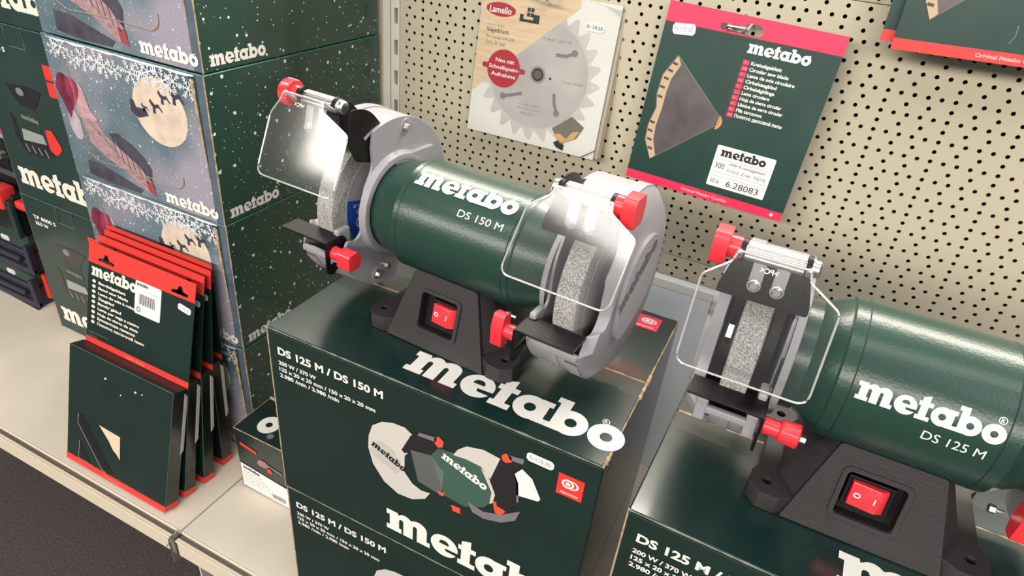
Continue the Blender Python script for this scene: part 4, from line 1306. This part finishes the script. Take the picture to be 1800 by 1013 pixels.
# ------------------------------------------------------------------ hanging packs
def hang_frame(cx, yb, cz, tdeg, rdeg):
    a, r = math.radians(tdeg), math.radians(rdeg)
    u0, v0 = Vector((1, 0, 0)), Vector((0, math.sin(a), math.cos(a)))
    u = u0 * math.cos(r) + v0 * math.sin(r)
    v = -u0 * math.sin(r) + v0 * math.cos(r)
    n = u.cross(v)
    m4 = Matrix.Identity(4)
    for i in range(3):
        m4[i][0], m4[i][1], m4[i][2] = u[i], v[i], n[i]     # local z points to the viewer
    m4.translation = wm(cx, yb, cz)
    return m4


def hook(x, z, ylen, label, y1=-1):
    t = thing('peg_hook', label, 'hook', (x, y1, z))
    mk('hook_wire', join(tube([(-14, 0, 4), (-14, -ylen, -2), (-12, -ylen - 3, 2), (10, -ylen - 3, 2), (12, -ylen, -2), (12, 0, 4)], 2.0, 10), tube([(12, -ylen, -2), (0, -6, -10), (-14, -ylen, -2)], 1.7, 10)), CHROME, t, smooth=50)
    mk('hook_plate', orient(prism([roundpoly([(-8, -10), (8, -10), (8, 8), (0, 14), (-8, 8)], 2)], 0, 1.5), (0, 0, 0), (1, 0, 0), (0, 0, 1), (0, -1, 0)), CHROME, t, bevel=0.3)
    return t


# pack of circular saw blades with a wooden-print card
WOOD = mat('pale_wood_print', (226, 200, 168), rough=0.5, col2=(212, 182, 148), vscale=18)
nt = WOOD.node_tree
mp = nt.nodes.new('ShaderNodeMapping')
mp.inputs['Scale'].default_value = (1.5, 9, 1)
for l in list(nt.links):
    if l.to_node.type == 'TEX_NOISE':
        src = l.from_socket
        nt.links.new(src, mp.inputs['Vector'])
        nt.links.new(mp.outputs['Vector'], l.to_socket)
BLADE = mat('printed_blade_silver', (200, 195, 192), rough=0.35, metal=0.0, var=0.06, vscale=9)
CR = mat('crimson_print', (176, 28, 48), rough=0.5)


def saw_pack(dx, back, label):
    t = thing('saw_blade_pack', label, 'package', mat4=hang_frame(109 + dx, -30 + back, -149, 7, 0))
    S_ = 220
    if back:
        mk('card', box(0, S_, 0, S_, -3, 0), mat('cream_board', (208, 202, 192), rough=0.6), t, bevel=0.6)
        mk('film_sleeve', box(-1, S_ + 1.5, -1, S_ + 1, 0.2, 1.2), FILM, t)
        mk('board_edge', box(S_ - 1, S_ + 1.8, 0, S_, -3.2, -0.5), mat('tan_board_edge', (190, 170, 140), rough=0.7), t)
        return t
    mk('card', box(0, S_, 0, S_, -2, 0), mat('white_card', (226, 220, 214), rough=0.5), t, bevel=0.4)
    f = Face(t, (0, 0, 0), (1, 0, 0), (0, 1, 0))
    wd = f.put('wood_print', flat([[(0.5, 62), (158, 207), (158, 219.5), (0.5, 219.5)]]), WOOD, 0.3)
    cxb, cyb, rb = 109, 106, 100
    teeth = []
    N = 24
    for i in range(N):
        a = 2 * math.pi * i / N
        for (da, r_) in ((0.0, rb), (0.035, rb - 3), (0.07, rb - 14), (0.10, rb - 17), (0.14, rb - 13), (0.20, rb - 6), (0.245, rb - 1)):
            teeth.append((cxb + r_ * math.cos(a + da), cyb + r_ * math.sin(a + da)))

    def clip(P):     # keep the blade inside the card and below the diagonal of the wood print
        out = list(P)
        for (nx, ny, c_) in ((0.6766, -0.7364, -46.5), (1, 0, 2), (-1, 0, -217), (0, 1, 3), (0, -1, -216)):
            q = []
            for i in range(len(out)):
                a, b = out[i - 1], out[i]
                da, db = nx * a[0] + ny * a[1] - c_, nx * b[0] + ny * b[1] - c_
                if (da >= 0) != (db >= 0):
                    k = da / (da - db)
                    q.append((a[0] + (b[0] - a[0]) * k, a[1] + (b[1] - a[1]) * k))
                if db >= 0:
                    q.append(b)
            out = q
        return out
    bl = f.put('printed_blade', flat([clip(teeth)]), BLADE, 0.5)
    f.put('blade_ring', flat([clip(circ(cxb, cyb, 80, 64))]), mat('printed_blade_inner', (184, 177, 175), rough=0.35, metal=0.0, var=0.05, vscale=14), 0.7, parent=bl)
    for (P_) in ([(133, 139), (150, 140), (162, 146)], [(140, 84), (143, 70), (149, 56)], [(56, 64), (70, 68), (88, 74)]):
        f.put('expansion_slot', strip2(P_, 5), mat('slot_grey', (124, 118, 120)), 0.9, parent=bl)
        f.put('slot_end', at(flat([circ(0, 0, 5, 16)]), *P_[2 if P_[0][0] != 56 else 0]), mat('slot_grey', (124, 118, 120)), 0.92, parent=bl)
    f.put('bore_ring', flat([circ(cxb, cyb, 13, 28), circ(cxb, cyb, 10.5, 28)]), mat('ring_grey', (150, 144, 144)), 0.9, parent=bl)
    f.put('bore', flat([circ(cxb, cyb, 10, 24)]), mat('bore_dark', (66, 58, 56), rough=0.3), 0.9, parent=bl)
    f.put('bore_centre', flat([circ(cxb, cyb, 6.5, 20)]), mat('bore_steel', (120, 108, 102), rough=0.3, metal=0.5), 1.0, parent=bl)
    f.put('pin_dot', at(flat([circ(0, 0, 2, 12)]), 130, 104), INKB, 0.9, parent=bl)
    for (s, u_, v_, h_, w2) in (('71.8x20   Z24 TR', 108, 157, 3.4, 46), ('n max. 11400', 86, 57, 3, 34), ('Art.-Nr. 132331', 84, 51, 3, 40), ('R30 (207)', 90, 44, 3, 24), ('Tanga DX200', 151, 102, 3.2, 32)):
        f.put('blade_lettering', at(text2(s, h_, w2), u_, v_, 1), INKG, 0.95, parent=bl)
    cut = f.put('window_print', flat([[(146, 33), (160, 44), (175, 57), (197, 45), (188, 26), (164, 12)]]), mat('tooth_photo_grey', (112, 106, 98)), 1.0)
    f.put('tooth_print', flat([[(150, 24), (160, 28), (172, 22), (180, 34), (192, 38), (184, 24), (164, 13)]]), mat('tooth_photo_orange', (206, 160, 106)), 1.2, parent=cut)
    f.put('window_shadow', flat([[(152, 12), (160, 18), (170, 12), (170, 3), (158, 6)]]), INKB, 1.2, parent=cut)
    el = f.put('red_ellipse', flat([arc(34, 184, 27, 25, 155, 10, 13) + arc(34, 190, 27, 205, 335, 10, 13)]), CR, 0.6)
    f.put('brand_lettering', at(text2('Lamello', 9, 37, bold=0.02), 15, 182, 0), PAPER, 0.8, parent=el)
    ic = f.put('profile_icon', flat([[(66, 176), (98, 176), (98, 188), (88, 188), (88, 180), (72, 180), (72, 186), (66, 186)]]), INKB, 0.6)
    for (a, b) in ((77, 184), (83, 184), (77, 191), (83, 191)):
        f.put('icon_square', flat([[(a, b), (a + 5, b), (a + 5, b + 5.5), (a, b + 5.5)]]), INKB, 0.6, parent=ic)
    for (s, v_, h_, w2, mt) in (('Art.-Nr. 132331', 163, 2.8, 28, INKG), ('Sägeblatt', 154, 6, 38, INKB), ('für Tanga DX200,', 145, 4.4, 50, INKG), ('Z24, Ø 200', 136, 4.6, 34, INKG)):
        f.put('card_lettering', at(text2(s, h_, w2), 14, v_), mt, 0.6)
    bd = f.put('red_roundel', flat([circ(51, 104, 28, 36)]), CR, 1.2)
    f.put('roundel_bar', flat([rrect(14, 88, 101, 109, 3.9)]), CR, 1.25, parent=bd)
    for i, s in enumerate(('Neu mit', 'Schnellspann-', 'Aufnahme')):
        f.put('roundel_lettering', at(text2(s, 5.6, (32, 52, 42)[i], bold=0.02, align='CENTER'), 52, 113 - 10.5 * i), PAPER, 1.45, parent=bd)
    st = f.put('price_sticker', flat([rrect(170, 200, 180, 192, 4)]), PAPER, 1.3)
    f.put('price_lettering', at(text2('Fr 74.50', 5, 24), 173, 183.5), INKB, 1.5, parent=st)
    mk('film_sleeve', box(-1, S_ + 2, -1, S_ + 1, 2.0, 2.4), FILM, t)
    mk('film_fold', orient(flat([[(170, 220), (220, 214), (220, 206), (196, 216)]]), (0, 0, 2.6), (1, 0, 0), (0, 1, 0), (0, 0, 1)), CLEAR_E, t, fix=False)
    mk('film_crease', tube([(200, 0, 2.6), (214, 10, 3.2), (222, 16, 2.6)], 0.6, 6), INKB, t, smooth=60)
    return t


saw_pack(0, 0, 'front saw blade pack with pale wood print and red roundel')
saw_pack(3, 7, 'second saw blade pack, showing only as an edge behind the wood-print one')
saw_pack(5, 13, 'third saw blade pack, nearest the pegboard behind the wood-print one')
hook(219, 66, 40, 'wire hook behind the wood-print saw blade packs')

# green circular saw blade card with red header
GCARD = mat('green_card_print', (18, 54, 48), rough=0.4, coat=0.3, col2=(24, 62, 54), vscale=16)


def green_card(cx, yb, cz, tilt, rot, label, first, shift=0, redm=PINK):
    t = thing('saw_blade_card', label, 'package', mat4=hang_frame(cx, yb, cz, tilt, rot))
    hw, hh = 112, 121
    sl = roundpoly([(-40, 100), (10, 98), (14, 106), (8, 113), (-6, 113), (-14, 108), (-40, 108)], 3)
    mk('card', prism([[(-hw, -hh), (hw, -hh), (hw, hh), (-hw, hh)], sl], -4, 0), GCARD, t)
    f = Face(t, (0, 0, 0), (1, 0, 0), (0, 1, 0))
    f.put('red_header', flat([[(-hw, 99), (-40, 99), (hw, 100), (hw, hh), (-hw, hh)]] if False else [[(-hw, 96), (hw, 98), (hw, hh), (-hw, hh)], sl]), redm, 0.3)
    f.put('red_footer', flat([[(-hw, -hh), (hw, -hh), (hw, -hh + 12), (-hw, -hh + 12)]]), redm, 0.3)
    f.put('footer_lettering', at(text2('Original Metabo Qualität', 4, 66, bold=0.02), -30, -hh + 4), mat('pale_pink_ink', (250, 180, 190)), 0.5)
    f.put('footer_mark', at(flat([circ(0, 0, 2.6, 5)]), 98, -hh + 6), PAPER, 0.5)
    win = [(-83, 57), (-5, -9), (-12, -22), (-84, -87), (-97, -64), (-99, -40), (-94, -16), (-98, 2), (-97, 28)]
    wn = f.put('die_cut_window', flat([roundpoly(win, [2, 8, 8, 2, 2, 2, 2, 2, 2])]), mat('grey_blade_steel', (96, 90, 92), rough=0.3, metal=0.4, col2=(120, 112, 114), vscale=24), 0.4, label='grey blade seen in the cut-out')
    f.put('blade_rim', flat([[(-83, 57), (-97, 30), (-98, 2), (-94, -16), (-99, -40), (-97, -64), (-84, -87), (-78, -80), (-86, -60), (-88, -40), (-86, -14), (-86, 8), (-84, 26), (-76, 46)]]), mat('tan_blade_rim', (188, 166, 138), rough=0.5), 0.55, parent=wn)
    for (u_, v_, r_) in ((-84, 46, 60), (-88, 36, 50), (-91, 25, 40), (-93, 13, 25), (-93, 0, 10), (-94, -36, 0), (-94, -48, -5), (-92, -60, -12), (-88, -72, -22)):
        f.put('rim_tooth', at(flat([[(-3.6, -1.6), (3.6, -1.6), (3.6, 1.6), (-3.6, 1.6)]]), u_, v_, r_ * 0 - 10), mat('tooth_brown', (86, 62, 44)), 0.7, parent=wn)
    f.put('arbor_print', flat([arc(-13, -14, 11, -70, 60, 8)]), mat('amber_print', (206, 150, 84)), 0.7, parent=wn)
    mk('window_edge', tube([(a, b, 0.4) for a, b in [(-83, 57), (-5, -9), (-7, -17), (-84, -87), (-98, -62), (-99, -40), (-94, -16), (-98, 2), (-97, 28), (-83, 57)]], 0.7, 5), mat('grey_cut_edge', (120, 124, 118)), t, smooth=60)
    if first:
        f.put('front_wordmark', at(logo2(72), 1, 79, -0), INK, 0.5)
        f.put('registered_dot', at(flat([circ(0, 0, 1.4, 10)]), 76, 90), INK, 0.5)
        lines = ('Kreissägeblatt', 'Circular saw blade', 'Lame de scie circulaire', 'Cirkelzaagblad', 'Cirkelsågklinga', 'Lama circolare', 'Hoja de sierra circular', 'Lâmina de serra circular', 'Piła tarczowa', 'Полотно дисковой пилы')
        wd = (39, 50, 60, 40, 40, 36, 54, 58, 34, 62)
        for i, s in enumerate(lines):
            f.put('list_lettering', at(text2(s, 4.2, wd[i], bold=0.03), 10.5, 65.5 - 7.5 * i), INK, 0.5)
            bx = f.put('language_box', at(flat([rrect(0, 8.4, -0.8, 5.2, 1, 2)]), 0, 65 - 7.5 * i), PINK, 0.5)
            f.put('language_code', at(text2(('D', 'GB', 'F', 'NL', 'S', 'I', 'E', 'P', 'PL', 'RU')[i], 2.6), 2.4, 66 - 7.5 * i), mat('pale_pink_ink', (250, 180, 190)), 0.7, parent=bx)
        price_sticker(f, -85, 90, 6, 'Fr125.00', 30, 14)
        lb = f.put('white_label', flat([rrect(2, 81, -99, -42, 2)]), PAPER, 0.6)
        f.put('label_wordmark', at(logo2(56), 9, -56), INKB, 0.8, parent=lb)
        for (s, u_, v_, h_, w2) in (('300', 6, -73, 7.5, 13), ('HW Kreissägeblatt', 25, -66, 4, 48), ('D=216  Z=60   FZ/TR', 24, -75, 4, 52), ('03/16', 6, -94, 5.5, 12), ('6.28083', 28, -95, 8.5, 44)):
            f.put('label_lettering', at(text2(s, h_, w2), u_, v_), INKB, 0.8, parent=lb)
        for v_ in (-60, -79, -84):
            f.put('label_rule', flat([[(4, v_), (79, v_), (79, v_ + 0.4), (4, v_ + 0.4)]]), INKG, 0.8, parent=lb)
    else:
        f.put('blade_scuff', strip2([(-2, -82), (-1, -92), (-4, -100)], 0.8), INKG, 0.5)
    return t


green_card(506.5, -42, -34, 5, -2.2, 'green saw blade card with pink header and white label hanging in the centre', True)
hook(493, 72, 44, 'bright wire hook through the slot of the central green saw blade card')
green_card(775, -66, 207, 4, 1.6, 'front green saw blade card at the upper right corner, red lower edge', False, redm=RED)
green_card(762, -50, 212, 4, 1.6, 'rear green saw blade card at the upper right corner, half behind the front one', False, redm=RED)
hook(765, 312, 70, 'wire hook holding the two upper right saw blade cards, above the frame')
